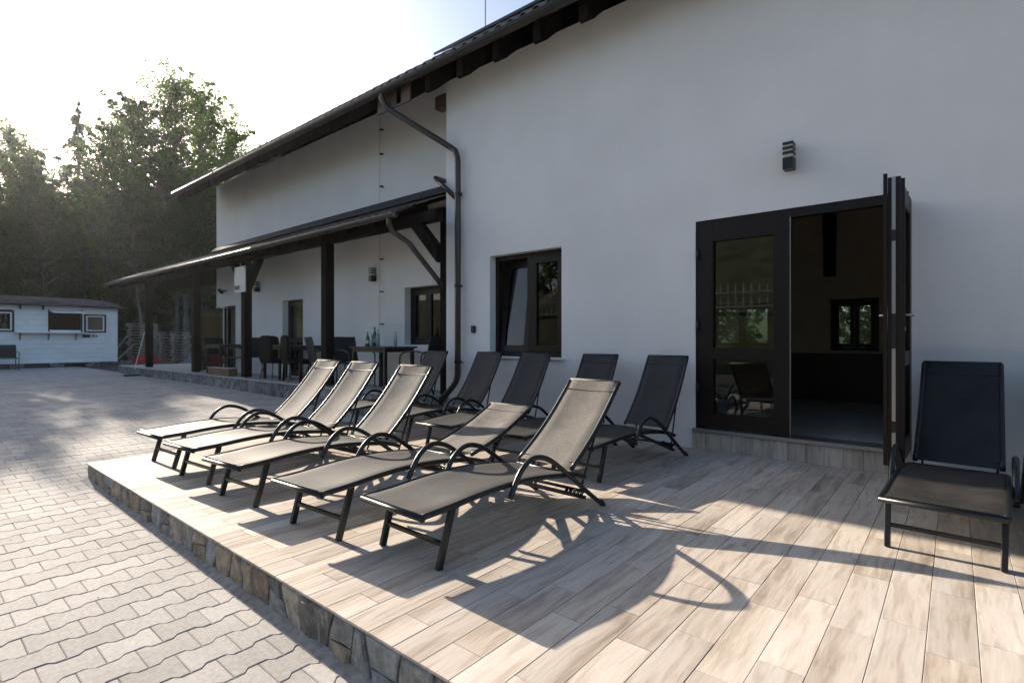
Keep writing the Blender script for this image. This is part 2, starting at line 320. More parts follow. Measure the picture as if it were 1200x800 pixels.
# ================================================================== GROUND
def terrain():
    mb = MB(); xs = [-400, -200, -120, -80, -60, -45, -33, -25, -20, -14, -10, -6.2, -2, 6, 20, 60, 200, 400]
    ys = [-400, -200, -100, -60, -40, -28, -22, -16, -13, -10, -8, 0, 6, 12, 20, 30, 45, 80, 150, 400]
    def h(x, y):
        z = G(x)-.06
        if y < -10: z += min((-y-10)*.60, 8+abs(y)*.03)*(1 if x > -22 else .6)       # grass bank opposite the house
        if x < -33: z += min((-33-x)*.03, 4)
        if y > 16: z += (y-16)*.05
        return z
    nx = len(xs)
    vs = [(x, y, h(x, y)) for y in ys for x in xs]
    fs = [(j*nx+i, j*nx+i+1, (j+1)*nx+i+1, (j+1)*nx+i) for j in range(len(ys)-1) for i in range(nx-1)]
    mb.add(vs, fs); o = link('ground', mb.rawmesh('ground', M['earth'])); o.data.materials.append(M['grass'])
    for p in o.data.polygons:
        if p.center.y < -9 or (p.center.y > 9 and p.center.x > -33): p.material_index = 1
    return tag(o, kind='structure')
terrain()
# paved yard: bed sheet, then the wave shaped pavers
bed = MB(); xs = [12, -2, -6.2, -10, -14, -25, -33]
bed.add([(x, y, G(x)-.012) for x in xs for y in (-9, 9.0)], [(2*i+1, 2*i, 2*i+2, 2*i+3) for i in range(len(xs)-1)])
pav = link('pavement', bed.rawmesh('pavement', M['joint'])); tag(pav, kind='structure')
PW, PL, PA = .165, .203, .012
def wave(y):       # y measured from the joint, period PL
    t = (y/PL) % 1.0
    t = min(t, 1-t)                    # 0 at own joint, .5 at middle
    if t < .19: return PA
    if t > .31: return -PA
    return PA*(1-2*(t-.19)/.12)
ts = [0, .19, .31, .69, .81, 1]
def paver_geo(g=.0055, ch=.0035):
    L0 = [( PW/2+wave(t*PL)-g/2, t*PL) for t in ts]; L0[0] = (L0[0][0], .001); L0[-1] = (L0[-1][0], PL-.001)
    out = L0+[(-x, y) for x, y in L0[::-1]]; out = [(x, y-PL/2) for x, y in out]
    n = len(out); inn = [(x*(1-ch/PW*2.2), y*(1-ch/PL*2.2)) for x, y in out]
    vs = [(x, y, -.012) for x, y in out]+[(x, y, -.003) for x, y in out]+[(x, y, 0) for x, y in inn]
    fs = [(i, (i+1) % n, n+(i+1) % n, n+i) for i in range(n)]+[(n+i, n+(i+1) % n, 2*n+(i+1) % n, 2*n+i) for i in range(n)]
    h = len(L0)                        # top in strips (outline is concave)
    for i in range(h-1): fs.append((2*n+i, 2*n+i+1, 2*n+n-2-i, 2*n+n-1-i))
    return vs, fs
pgv, pgf = paver_geo()
PM = MB().add(pgv, pgf).mesh('paver', M['paver'])
sY, cY = math.sin(YAW), math.cos(YAW)
def view(x, y, z):
    d = -sY*x+cY*y; u = cY*x+sY*y
    return d, (600+620.3*u/d if d > .05 else -9999), (398-620.3*(z-1.307)/d if d > .05 else 9999)
cells = []
i0, i1 = int(-30/PW), int(1/PW)
for i in range(i0, i1+1):
    x = i*PW
    off = (i % 2)*PL/2
    for j in range(-12, 45):
        y = j*PL+off
        if x > -6.12 and y > 1.25+PL/2-.02: continue
        if y > 5.05+PL*.5 : continue
        if y < -2.2: continue
        d, px, py = view(x, y, G(x))
        inview = d > .3 and -60 < px < 1300 and py < 880
        if d < 14 and not inview and d > -2: 
            if d > 6: continue
        if x < -20 and not inview: continue
        cells.append((0 if inview else 1, d if d > 0 else 99, x, y))
cells.sort()
rest = MB(); cnt = 0
rr = random.Random(3)
for k, (iv, d, x, y) in enumerate(cells):
    z = G(x); sl = math.atan2(G(x-.08)-G(x+.08), -.16)
    tz = z+rr.uniform(-.0012, .0012)
    if k < 300:
        o = link('paver', PM, pav, (x, y, tz), (rr.uniform(-.004, .004), -sl if False else math.atan((G(x-.08)-G(x+.08))/.16), rr.uniform(-.004, .004)))
    else:
        m = Matrix.Translation((x, y, tz)) @ Matrix.Rotation(math.atan((G(x-.08)-G(x+.08))/.16), 4, 'Y') @ Matrix.Rotation(rr.uniform(-.005, .005), 4, 'X')
        rest.add([m @ Vector(v) for v in pgv], pgf)
o = link('paver_field', rest.rawmesh('paver_field', M['paver']), pav); tag(o, kind='stuff')
# ================================================================== DECK
deck = MB(); X0, X1, Y0, Y1 = -6.225, 6.0, 1.245, WA
deck.box(X0+.02, X1, Y0+.02, Y1, -.12, DK-.012)
dk = link('terrace', deck.mesh('terrace', M['grout'])); tag(dk, kind='structure')
TW, TL, TG = .1534, .63, .0019
def tile_mesh(w, l):
    mb = MB(); c = .0012; w -= TG; l -= TG
    vs = [(x*w/2, y*l/2, -.011) for x, y in ((-1, -1), (1, -1), (1, 1), (-1, 1))]+[(x*w/2, y*l/2, -c) for x, y in ((-1, -1), (1, -1), (1, 1), (-1, 1))]+[(x*(w/2-c), y*(l/2-c), 0) for x, y in ((-1, -1), (1, -1), (1, 1), (-1, 1))]
    fs = [(a, (a+1) % 4, 4+(a+1) % 4, 4+a) for a in range(4)]+[(4+a, 4+(a+1) % 4, 8+(a+1) % 4, 8+a) for a in range(4)]+[(8, 9, 10, 11)]
    return vs, fs
tiles = []
nx0 = math.ceil((X0-.067)/TW); 
i = nx0-1
while True:
    xa = max(.067+i*TW, X0-.012); xb = .067+(i+1)*TW
    if xa > 4.2: break
    if xb-xa > .02:
        off = (2.458 if i % 2 else 2.66)+rr.choice((0, 0, 0, .02))
        y = off-4*TL
        while y < Y1:
            ya, yb = max(y, Y0-.012), min(y+TL, Y1)
            if yb-ya > .03: tiles.append((xa, xb, ya, yb))
            y += TL
    i += 1
def tkey(t):
    d, px, py = view((t[0]+t[1])/2, (t[2]+t[3])/2, DK); return (0 if (-80 < px < 1300 and py < 900 and d > .3) else 1, d)
tiles.sort(key=tkey); cache = {}; rest = MB()
for k, (xa, xb, ya, yb) in enumerate(tiles):
    key = (round(xb-xa, 3), round(yb-ya, 3)); c = ((xa+xb)/2, (ya+yb)/2, DK+rr.uniform(-.0004, .0004))
    vs, fs = tile_mesh(*key)
    if k < 300:
        if key not in cache: cache[key] = MB().add(vs, fs).mesh('floor_tile', M['plank'])
        link('floor_tile', cache[key], dk, c, (rr.uniform(-.0012, .0012), rr.uniform(-.002, .002), 0))
    else: rest.add([(v[0]+c[0], v[1]+c[1], v[2]+c[2]) for v in vs], fs)
tag(link('floor_tile_field', rest.rawmesh('floor_tile_field', M['plank']), dk), kind='stuff')
# stone cladding of the deck edge
r2 = random.Random(11)
part('mortar_bed', MB().box(X0+.008, 4.5, Y0+.012, Y0+.03, -.13, DK-.013), M['mortar'], dk)
def stone(poly, y0, depth):
    """irregular split stone on the front face; poly in x,z; two inner rings of uneven depth"""
    pts = []
    for (xa, za), (xb, zb_) in zip(poly, poly[1:]+poly[:1]):
        pts.append((xa, za)); q = r2.uniform(.35, .65); pts.append((xa+(xb-xa)*q+r2.uniform(-.004, .004), za+(zb_-za)*q+r2.uniform(-.004, .003)))
    n = len(pts); cx = sum(p[0] for p in pts)/n; cz = sum(p[1] for p in pts)/n; tx, tz = r2.uniform(-.09, .09), r2.uniform(-.09, .06)
    vs = [(x, y0+.014, z) for x, z in pts]+[(x, y0+r2.uniform(-.004, .003), z) for x, z in pts]
    for k in (.86, .48): vs += [(cx+(x-cx)*k, y0-depth*r2.uniform(.55, 1.15)+tx*(x-cx)+tz*(z-cz), cz+(z-cz)*k) for x, z in pts]
    vs.append((cx, y0-depth*r2.uniform(.7, 1.1), cz)); fs = []
    for a in range(n):
        b = (a+1) % n
        for k in range(3): fs.append((k*n+a, k*n+b, (k+1)*n+b, (k+1)*n+a))
        fs.append((3*n+a, 3*n+b, 4*n))
    return MB().add(vs, fs)
x = X0+.012; gap = .008; top = DK-.014
lean = 0.
while x < 1.5:
    wd = r2.uniform(.10, .26); nl = r2.uniform(-.045, .045)
    zb = G(x)-.02
    a, b, c, d_ = x+lean+gap, x+wd+nl-gap, x+wd-nl-gap, x-lean+gap     # bottom-left, bottom-right, top-right, top-left
    if r2.random() < .38 and wd > .14:
        zm1, zm2 = zb+.08+r2.uniform(-.02, .06), zb+.10+r2.uniform(-.03, .05)
        def lx(z, p, q): return p+(q-p)*(z-zb)/(top-zb)
        polys = [[(a, zb), (b, zb), (lx(zm2, b, c), zm2-gap/2), (lx(zm1, a, d_), zm1-gap/2)], [(lx(zm1, a, d_), zm1+gap/2), (lx(zm2, b, c), zm2+gap/2), (c, top), (d_, top)]]
    else: polys = [[(a, zb), ((a+b)/2, zb), (b, zb), ((b+c)/2+r2.uniform(-.008, .008), (zb+top)/2), (c, top-r2.uniform(0, .008)), ((c+d_)/2, top), (d_, top-r2.uniform(0, .01)), ((a+d_)/2, (zb+top)/2)]]
    for p in polys: part('cladding_stone', stone(p, Y0+.004, r2.uniform(.005, .015)), M['stone'], dk)
    x += wd; lean = nl
for k in range(7):                          # left end of the deck
    y = Y0+.02+k*.6
    part('cladding_stone', MB().box(X0-.004, X0+.018, y, y+.58, -.1, DK-.014), M['stone'], dk, bevel=.004)
# mortar haunch along the foot of the deck
part('mortar_fillet', MB().add([(x, y, z) for x in (X0-.02, -4.6, -3.2, -1.9, 1.5) for y, z in ((Y0-.055, G(x)+.001), (Y0-.03, G(x)+.007), (Y0+.005, G(x)+.02))], [(3*i+a, 3*i+a+1, 3*i+a+4, 3*i+a+3) for i in range(4) for a in (0, 1)]), M['mortar'], dk)
# ================================================================== HOUSE
house = thing('house', 'white rendered house with dark timber eaves, brown roof tiles and open glazed doors', 'house', (CX, WA, 0))
house.location = (0, 0, 0)
def wall_holes(name, x0, x1, z0, z1, yf, th, holes, mat, parent):
    """wall along X facing -Y at yf with rectangular holes, reveals included"""
    xs = sorted({x0, x1, *[h[0] for h in holes], *[h[1] for h in holes]}); zs = sorted({z0, z1, *[h[2] for h in holes], *[h[3] for h in holes]})
    mb = MB()
    def hole(i, j):
        if i < 0 or j < 0 or i >= len(xs)-1 or j >= len(zs)-1: return True
        cx, cz = (xs[i]+xs[i+1])/2, (zs[j]+zs[j+1])/2
        return any(h[0] < cx < h[1] and h[2] < cz < h[3] for h in holes)
    for i in range(len(xs)-1):
        for j in range(len(zs)-1):
            if hole(i, j): continue
            a, b, c, d = xs[i], xs[i+1], zs[j], zs[j+1]; y, Y = yf, yf+th
            mb.add([(a, y, c), (b, y, c), (b, y, d), (a, y, d)], [(0, 1, 2, 3)]); mb.add([(a, Y, c), (b, Y, c), (b, Y, d), (a, Y, d)], [(3, 2, 1, 0)])
            if hole(i-1, j): mb.add([(a, y, c), (a, Y, c), (a, Y, d), (a, y, d)], [(3, 2, 1, 0)])
            if hole(i+1, j): mb.add([(b, y, c), (b, Y, c), (b, Y, d), (b, y, d)], [(0, 1, 2, 3)])
            if hole(i, j-1): mb.add([(a, y, c), (b, y, c), (b, Y, c), (a, Y, c)], [(3, 2, 1, 0)])
            if hole(i, j+1): mb.add([(a, y, d), (b, y, d), (b, Y, d), (a, Y, d)], [(0, 1, 2, 3)])
    return link(name, mb.rawmesh(name, mat), parent)
DOOR = (-2.116, -.302, FL, 2.557); WIN = (-5.066, -3.836, 1.08, 2.49)
wall_holes('wall', CX, 9.0, -.2, 5.235, WA, .22, [DOOR, WIN], M['plaster'], house)
XB = -15.75
W1 = (-6.93+.55*0-1.0+.0, 0, 0, 0)
# holes in the far wall, measured on Y = WB
def onB(px, py, Y=WB):
    u = (px-600)/620.3; v = (398-py)/620.3; t = Y/(cY+u*sY); return (-sY+u*cY)*t, 1.307+v*t
b1 = (onB(474, 333)[0], onB(516.5, 333)[0], 1.22, onB(515, 333)[1])
b2 = (onB(331, 349)[0], onB(355, 349)[0], PF+.02, b1[3]-.02)
b3 = (onB(262, 357)[0], onB(276, 357)[0], PF+.02, b1[3]-.02)
wall_holes('wall', XB, CX, -.2, 5.56, WB, .22, [b1, b2, b3], M['plaster'], house)
wl = MB(); wl.box(CX, CX+.22, WA+.22, WB-.002, -.2, 5.40)
part('wall', wl, M['plaster'], house)
def gable(x0, x1, yf):
    gl = MB().prism([(yf+.222, -.2), (9.43, -.2), (9.43, 5.2), (7.6, 6.95), (yf+.222, 4.88+.72*(yf+.222-5.05))], 'x', x0, x1)
    part('gable_wall', gl, M['plaster'], house)
gable(XB, XB+.22, WB); gable(8.78, 9.0, WA)
BW = [(-1.49, -.86, 1.14, 1.93), (-3.32, -2.30, 1.14, 1.93), (.1, 2.3, 1.0, 2.6)]  # last opening is added out of sight to let light into the room
wall_holes('back_wall', XB, 9.0, -.2, 5.2, 9.43, .22, BW, M['plaster'], house)
# interior skin
part('interior_floor', MB().box(CX+.24, 8.7, WA+.02, 9.42, FL-.1, FL), M['floor_int'], house)
part('interior_floor', MB().box(XB+.23, CX-.02, WB+.23, 9.42, PF-.1, PF-.003), M['floor_int'], house)
part('interior_ceiling', MB().box(XB+.23, 8.7, WB+.25, 9.42, 3.45, 3.6).box(CX+.24, 8.7, WA+.225, WB+.25, 3.45, 3.6), M['ceiling'], house)
wall_holes('interior_wall', -5.6, 8.7, FL, 3.45, 9.38, .04, BW, M['interior_wall'], house)
for q in ((-5.73, -5.6), (2.6, 2.75)): part('interior_partition', MB().box(*q, WB+.23 if q[0] < 0 else WA+.225, 9.37, FL, 3.45), M['interior_wall'], house)
part('wainscot', MB().box(-5.59, 2.59, 9.34, 9.378, FL, 1.10), M['wainscot'], house)
part('interior_post', MB().prism([(-1.36, 3.45), (-1.20, 3.45), (-1.22, 2.15), (-1.34, 2.15)], 'y', 8.0, 8.14), M['wood_dark'], house)
part('threshold_riser', MB().box(DOOR[0]-.03, DOOR[1]+.03, WA-.012, WA-.001, DK, FL-.03), M['grout'], house)
x = DOOR[0]-.03
while x < DOOR[1]:
    x2 = min(x+.153, DOOR[1]+.03)
    part('riser_tile', MB().box(x+.0015, x2-.0015, WA-.02, WA-.012, DK+.001, FL-.032), M['plank_up'], house); x = x2
part('threshold', MB().box(DOOR[0]-.02, DOOR[1]+.02, WA-.05, WA+.2, FL-.031, FL+.004), M['steel'], house, bevel=.003)
# window and door frames
def sash(parent, w, h, t=.07, s=.075, name='sash', mid=None, glass='glass'):
    """sash in local coords: x 0..w, y 0..t, z 0..h"""
    f = MB().box(0, s, 0, t, 0, h).box(w-s, w, 0, t, 0, h).box(s, w-s, .002, t-.002, 0, s).box(s, w-s, .002, t-.002, h-s, h)
    if mid: f.box(s, w-s, .002, t-.002, mid-.045, mid+.045)
    o = link(name, f.mesh(name, M['pvc']), parent)
    zs = [(s, h-s)] if not mid else [(s, mid-.045), (mid+.045, h-s)]
    for a, b in zs: link('pane', MB().box(s-.01, w-s+.01, t*.45, t*.45+.006, a-.01, b+.01).mesh('pane', M[glass]), o)
    b = MB()
    for a, c in zs:
        for yy in (.004, t-.016): b.box(s, s+.012, yy, yy+.012, a, c).box(w-s-.012, w-s, yy, yy+.012, a, c).box(s+.012, w-s-.012, yy, yy+.012, a, a+.012).box(s+.012, w-s-.012, yy, yy+.012, c-.012, c)
    link('glazing_bead', b.mesh('glazing_bead', M['pvc']), o)
    return o
def frame(parent, x0, x1, z0, z1, y, t=.07, s=.06, name='window_frame', sillbar=True):
    f = MB().box(x0, x0+s, y, y+t, z0, z1).box(x1-s, x1, y, y+t, z0, z1).box(x0+s, x1-s, y+.001, y+t-.001, z1-s, z1)
    if sillbar: f.box(x0+s, x1-s, y+.001, y+t-.001, z0, z0+s)
    return link(name, f.mesh(name, M['pvc']), parent)
win = thing('window', 'dark brown two-sash window in the near white wall, left sash tilted inward', 'window', (WIN[0], WA+.12, WIN[2]))
def local(t): return t
wf = win
x0, x1, z0, z1 = WIN
W = x1-x0; Hh = z1-z0
frame(win, 0, W, 0, Hh, 0)
part('mullion', MB().box(W/2-.035, W/2+.035, .003, .067, .06, Hh-.06), M['pvc'], win)
s1 = sash(win, W/2-.10, Hh-.13, .06); s1.location = (.065, .012, .065); s1.rotation_euler = (R(-7), 0, 0); s1['label'] = 'left sash tilted inward at the top'
s2 = sash(win, W/2-.10, Hh-.13, .06); s2.location = (W/2+.035, .004, .065)
part('sill', MB().box(-.03, W+.03, -.16, 0, -.03, 0), M['white'], win, bevel=.003)
def Bwin(hole, label, door=False, n=2):
    t = thing('glazed_door' if door else 'window', label, 'door' if door else 'window', (hole[0], WB+.14, hole[2]))
    W, Hh = hole[1]-hole[0], hole[3]-hole[2]
    frame(t, 0, W, 0, Hh, 0, name='door_frame' if door else 'window_frame')
    w1 = (W-.12)/n
    for k in range(n): sash(t, w1-.004, Hh-.124, .06, .06, mid=(.75 if door else None)).location = (.06+k*w1+.002, .004, .062)
    return t
Bwin(b1, 'dark framed two-sash window under the porch, beside the downpipe corner')
Bwin(b2, 'narrow dark glazed door in the porch wall between second and third porch posts', True, 1)
t = thing('glazed_door', 'dark glazed door standing open at the far end of the porch wall with papers stuck to its glass', 'door', (b3[0], WB+.1, b3[2]))
frame(t, 0, b3[1]-b3[0], 0, b3[3]-b3[2], 0, name='door_frame', sillbar=False)
lf = sash(t, 1.0, b3[3]-b3[2]-.05, .05, .09, name='door_leaf'); lf.location = (.0, -.02, 0); lf.rotation_euler = (0, 0, R(-152))
part('paper', MB().box(.12, .34, .012, .014, 1.25, 1.72).box(.40, .85, .012, .014, 1.35, 1.68), M['paper'], t).parent = lf
part('paper', MB().box(.12, .34, .012, .014, .45, 1.2), M['sign'], t).parent = lf
for (a, b_, c, d) in BW:
    t = thing('window', 'small dark framed window in the back wall of the room, ' + ('right of the open doorway gap' if -2 < a < 0 else 'seen through the closed glazed leaf' if a < -2 else 'largest of them, unseen behind the open door leaf, added to brighten the room'), 'window', (a, 9.5, c))
    W, Hh = b_-a, d-c
    frame(t, 0, W, 0, Hh, 0, .06, .05); w1 = (W-.1)/2
    for k in range(2): sash(t, w1-.004, Hh-.104, .05, .045, glass='glass').location = (.05+k*w1+.002, .003, .052)
# double door
dd = thing('double_door', 'dark brown glazed double door, left leaf closed and right leaf swung out over the terrace', 'door', (DOOR[0], WA, FL))
DW, DH = DOOR[1]-DOOR[0], DOOR[3]-DOOR[2]
part('door_frame', MB().box(0, .06, .01, .09, .005, DH).box(DW-.06, DW, .01, .09, .005, DH).box(.06, DW-.06, .011, .089, DH-.085, DH), M['pvc'], dd)
LW, LH = .865, DH-.105
l1 = sash(dd, LW, LH, .075, .135, 'door_leaf', mid=.77); l1.location = (.045, -.012, .02); l1['label'] = 'closed left leaf'
part('edge_strip', MB().box(LW, LW+.006, -.003, .02, 0, LH), M['steel'], l1)
for zz in (.35, 1.0, 1.75):
    part('hinge', MB().tube([(-.012, -.012, zz), (-.012, -.012, zz+.11)], .014, 8), M['black'], l1, smooth=True)
l2 = sash(dd, LW, LH, .075, .135, 'door_leaf', mid=.77); l2['label'] = 'open right leaf seen edge on'
# local x runs from the hinge outward: rotate so it points to -Y
l2.location = (DW-.055, -.03, .02); l2.rotation_euler = (0, 0, R(-91.2))
part('edge_strip', MB().box(LW, LW+.004, .024, .046, 0, LH), M['steel'], l2)
part('edge_seal', MB().box(LW-.01, LW+.012, -.026, -.002, .01, LH+.03), M['pvc'], l2)
part('edge_seal', MB().box(LW-.01, LW+.008, .077, .10, -.02, LH-.02), M['pvc'], l2)
part('lock_case', MB().box(LW+.004, LW+.007, .024, .046, .85, 1.1).box(LW+.004, LW+.007, .024, .046, 1.62, 1.7).box(LW+.004, LW+.007, .024, .046, .25, .33), M['black'], l2)
for s_ in (-1, 1):
    y = -.002 if s_ < 0 else .077
    hb = MB().box(LW-.085, LW-.05, y-.006*(s_ < 0), y+.006*(s_ > 0)+.001, .93, 1.16)
    hb.tube([(LW-.067, y, 1.09), (LW-.067, y+s_*.05, 1.09), (LW-.10, y+s_*.055, 1.09), (LW-.19, y+s_*.055, 1.09)], .010, 8)
    hb.tube([(LW-.067, y, .99), (LW-.067, y+s_*.022, .99)], .013, 8)
    part('handle', hb, M['steel'], l2, smooth=True)
# ---- roof
PIT = .72; EY, EZ = 5.05, 5.20            # eave line: roof underside at EZ
XR0, XR1 = -15.86, 9.6
def roofz(y, base=EZ): return base+PIT*(y-EY)
roof = part('roof', MB().prism([(EY-.02, EZ), (7.6, roofz(7.6)), (10.15, EZ), (10.15, EZ+.05), (7.6, roofz(7.6)+.05), (EY-.02, EZ+.05)], 'x', XR0, XR1), M['wood_dark'], house)
cov = MB(); x = XR0                       # corrugated covering, behind the first course
step = .05; k = 0
while x < XR1:
    z = .07+.018*math.sin(2*math.pi*(x/.2))
    cov.add([(x, EY+.33, roofz(EY+.33)+z), (x+step, EY+.33, roofz(EY+.33)+.07+.018*math.sin(2*math.pi*((x+step)/.2))), (x+step, 7.6, roofz(7.6)+.07+.018*math.sin(2*math.pi*((x+step)/.2))), (x, 7.6, roofz(7.6)+z)], [(0, 1, 2, 3)])
    x += step
cov.add([(XR0, 7.6, roofz(7.6)+.07), (XR1, 7.6, roofz(7.6)+.07), (XR1, 10.2, EZ+.07), (XR0, 10.2, EZ+.07)], [(0, 1, 2, 3)])
tag(link('roof_covering', cov.rawmesh('roof_covering', M['tile_roof']), roof), kind='stuff')
def rooftile(w, l, pit):
    mb = MB(); n = 6
    for k in range(n):
        a, b = k/n, (k+1)/n
        z = lambda t: .027*math.sin(2*math.pi*t)
        mb.add([(a*w, 0, z(a)), (b*w, 0, z(b)), (b*w, l, z(b)+l*pit), (a*w, l, z(a)+l*pit), (a*w, 0, z(a)-.018), (b*w, 0, z(b)-.018), (b*w, l, z(b)+l*pit-.018), (a*w, l, z(a)+l*pit-.018)], [(0, 1, 2, 3), (4, 5, 1, 0), (7, 6, 5, 4)])
    return mb
tm = rooftile(.2, .36, PIT).mesh('roof_tile', M['tile_roof'])
for k in range(int((XR1-XR0)/.2)):
    if XR0+k*.2 > 1.5: break
    link('roof_tile', tm, roof, (XR0+k*.2, EY-.07, roofz(EY-.07)+.095+rr.uniform(-.003, .003)))
# rafter tails with a shaped end
def rafter(x, y_out, y_in, zb, hgt, pit, w=.11):
    pr = [(y_out, zb), (y_out+.05, zb-.012), (y_out+.16, zb+.16*pit-.05), (y_out+.22, zb+.22*pit-.035), (y_in, zb+(y_in-y_out)*pit), (y_in, zb+(y_in-y_out)*pit+hgt), (y_out, zb+hgt)]
    return MB().prism(pr, 'x', x, x+w)
x = XR0+.05
while x < 2.6:
    yin = WA if x > CX else WB
    part('rafter_tail', rafter(x, EY+.03, yin-.004, roofz(EY+.03)-(.31 if x > -7.2 else .22), .29 if x > -7.2 else .20, PIT), M['wood_dark'], roof)
    x += .66
part('soffit_board', MB().prism([(EY+.1, roofz(EY+.1)-.012), (WB-.01, roofz(WB-.01)-.012), (WB-.01, roofz(WB-.01)-.032), (EY+.1, roofz(EY+.1)-.032)], 'x', XR0+.02, CX), M['wood_dark'], roof)
part('soffit_board', MB().prism([(EY+.1, roofz(EY+.1)-.012), (WA-.01, roofz(WA-.01)-.012), (WA-.01, roofz(WA-.01)-.032), (EY+.1, roofz(EY+.1)-.032)], 'x', CX+.01, XR1), M['wood_dark'], roof)
part('fascia_board', MB().box(-7.05, -6.25, EY+.03, EY+.055, 4.88, 5.16), M['wood_red'], roof)
part('purlin_end', MB().box(-6.28, CX-.002, 5.60, 5.76, 4.92, 5.12), M['wood_red'], roof, bevel=.006)
# solar panel on the roof
sp = MB().prism([(EY+.28, roofz(EY+.28)+.165), (7.2, roofz(7.2)+.165), (7.2, roofz(7.2)+.205), (EY+.28, roofz(EY+.28)+.205)], 'x', -6.0, -1.2)
tag(link('solar_panel', sp.mesh('solar_panel', M['black'])), 'thin black solar panel edge standing just above the roof tiles', 'solar panel')
tag(link('lightning_rod', MB().tube([(-7.05, 7.6, roofz(7.6)+.05), (-7.05, 7.6, 9.4)], .012, 6).mesh('lightning_rod', M['steel'])), 'thin upright rod rising from the roof ridge against the sky', 'rod')
# gutters
def gutter(parent, x0, x1, y, z, r=.065, spacing=.8, mat='gutter'):
    prof = [(y+r*math.cos(a), z+r*math.sin(a)) for a in [math.pi*(1+k/8) for k in range(9)]]
    prof2 = [(y+(r-.006)*math.cos(a), z+(r-.006)*math.sin(a)) for a in [math.pi*(2-k/8) for k in range(9)]]
    o = part('gutter', MB().prism(prof+prof2, 'x', x0, x1).tube([(x0, y-r, z), (x1, y-r, z)], .009, 6), M[mat], parent)
    x = x0+.3
    while x < x1:
        q = [(y+(r+.006)*math.cos(a), z+(r+.006)*math.sin(a)) for a in [math.pi*(1+k/8) for k in range(9)]]
        part('gutter_bracket', MB().prism(q+[(p[0]*1, p[1]) for p in prof[::-1]], 'x', x, x+.03).box(x, x+.03, y-r-.012, y-r+.012, z-.01, z+.014), M[mat], o)
        x += spacing
    return o
gutter(roof, XR0, 3.0, EY-.06, EZ-.035)
def pipe(name, pts, r, mat, label, cat, clips=()):
    t = thing(name, label, cat, (0, 0, 0))
    part('pipe', MB().tube(pts, r, 12), M[mat], t, smooth=True)
    for c in clips:
        part('clip', MB().tube([(c[0], c[1], c[2]-.018), (c[0], c[1], c[2]+.018)], r+.008, 12).box(c[0]-.008, c[0]+.008, c[1], WA, c[2]-.01, c[2]+.01).box(c[0], c[0]+.085, c[1]-.012, c[1]+.012, c[2]-.012, c[2]+.012), M['black'], t)
    return t
DX = -5.63; DY = WA-.085
pts = [(-6.82, EY-.06, EZ-.04), (-6.82, EY-.055, EZ-.15), (-6.80, EY-.03, 4.97), (-6.74, EY+.0, 4.88), (-5.78, DY-.02, 4.18), (-5.68, DY, 4.10), (-5.64, DY, 4.0), (DX, DY, 3.9), (DX, DY, .80), (DX-.03, DY, .70), (DX-.08, DY-.02, .62), (-6.06, DY-.03, .30)]
pipe('downpipe', pts, .045, 'brown_metal', 'brown downpipe on the corner of the near white wall, elbowed at top and foot', 'downpipe', [(DX, DY, z) for z in (3.45, 2.1, .98)])
# ================================================================== PORCH
porch = thing('porch', 'timber porch on dark square posts along the far half of the house', 'porch', (0, 0, 0))
YO = 4.9; ZO = 3.19; YJ = WB; ZJ = 3.66; pp = (ZJ-ZO)/(YJ-YO)
XP0, XP1 = -21.9, -6.22
pr = part('porch_roof', MB().prism([(YO, ZO-.03), (YJ-.003, ZJ-.03), (YJ-.003, ZJ), (YO, ZO)], 'x', XP0, XP1), M['wood_dark'], porch)
# the stretch beyond the house end gets a back slope of its own
part('roof_board', MB().prism([(YJ, ZJ-.03), (7.1, ZJ-.5), (7.1, ZJ-.47), (YJ, ZJ)], 'x', XP0, XB-.01), M['wood_dark'], pr)
tm2 = rooftile(.2, .34, pp).mesh('roof_tile', M['tile_roof'])
for k in range(int((XP1-XP0)/.2)):
    link('roof_tile', tm2, pr, (XP0+k*.2, YO-.05, ZO+.02-.05*pp+rr.uniform(-.003, .003)))
cov = MB(); x = XP0
while x < XP1-.02:
    z = lambda t: .035+.02*math.sin(2*math.pi*((t-XP0)/.2)); b = x+.05
    cov.add([(x, YO+.27, ZO+.27*pp+z(x)), (b, YO+.27, ZO+.27*pp+z(b)), (b, YJ-.004, ZJ+z(b)), (x, YJ-.004, ZJ+z(x))], [(0, 1, 2, 3)]); x = b
tag(link('roof_covering', cov.rawmesh('roof_covering', M['tile_roof']), pr), kind='stuff')
part('flashing', MB().prism([(YJ-.16, ZJ+.02), (YJ-.16, ZJ+.06), (YJ-.03, ZJ+.19), (YJ-.003, ZJ+.20), (YJ-.003, ZJ+.02)], 'x', XB, XP1), M['lead'], pr)
gutter(pr, XP0, XP1-.08, YO-.075, ZO-.04, .055, .9)
x = XP0+.1
while x < XP1:
    part('rafter', MB().prism([(YO+.02, ZO-.15), (YJ-.01, ZJ-.17), (YJ-.01, ZJ-.034), (YO+.02, ZO-.034)], 'x', x, x+.08), M['wood_dark'], pr); x += .78
part('beam', MB().box(XP0+.3, -5.72, 5.12, 5.26, 3.03, 3.19), M['wood_dark'], porch, bevel=.006)
part('wall_plate', MB().box(XB, XP1, YJ-.06, YJ-.003, ZJ-.34, ZJ-.19), M['wood_dark'], porch)
COLS = [-18.6, -14.9, -12.0, -8.7]
for i, x in enumerate(COLS):
    c = part('post', MB().box(x-.085, x+.085, 5.105, 5.275, PF+.03, 3.03), M['wood_dark'], porch, bevel=.008)
    part('post_base', MB().box(x-.05, x+.05, 5.14, 5.24, PF, PF+.03), M['steel'], c)
    if i in (2, ):
        for s in (-1, 1): part('brace', MB().prism([(x+s*.086, 2.35), (x+s*.086, 2.62), (x+s*.50, 3.028), (x+s*.72, 3.028)], 'y', 5.13, 5.25), M['wood_dark'], c)
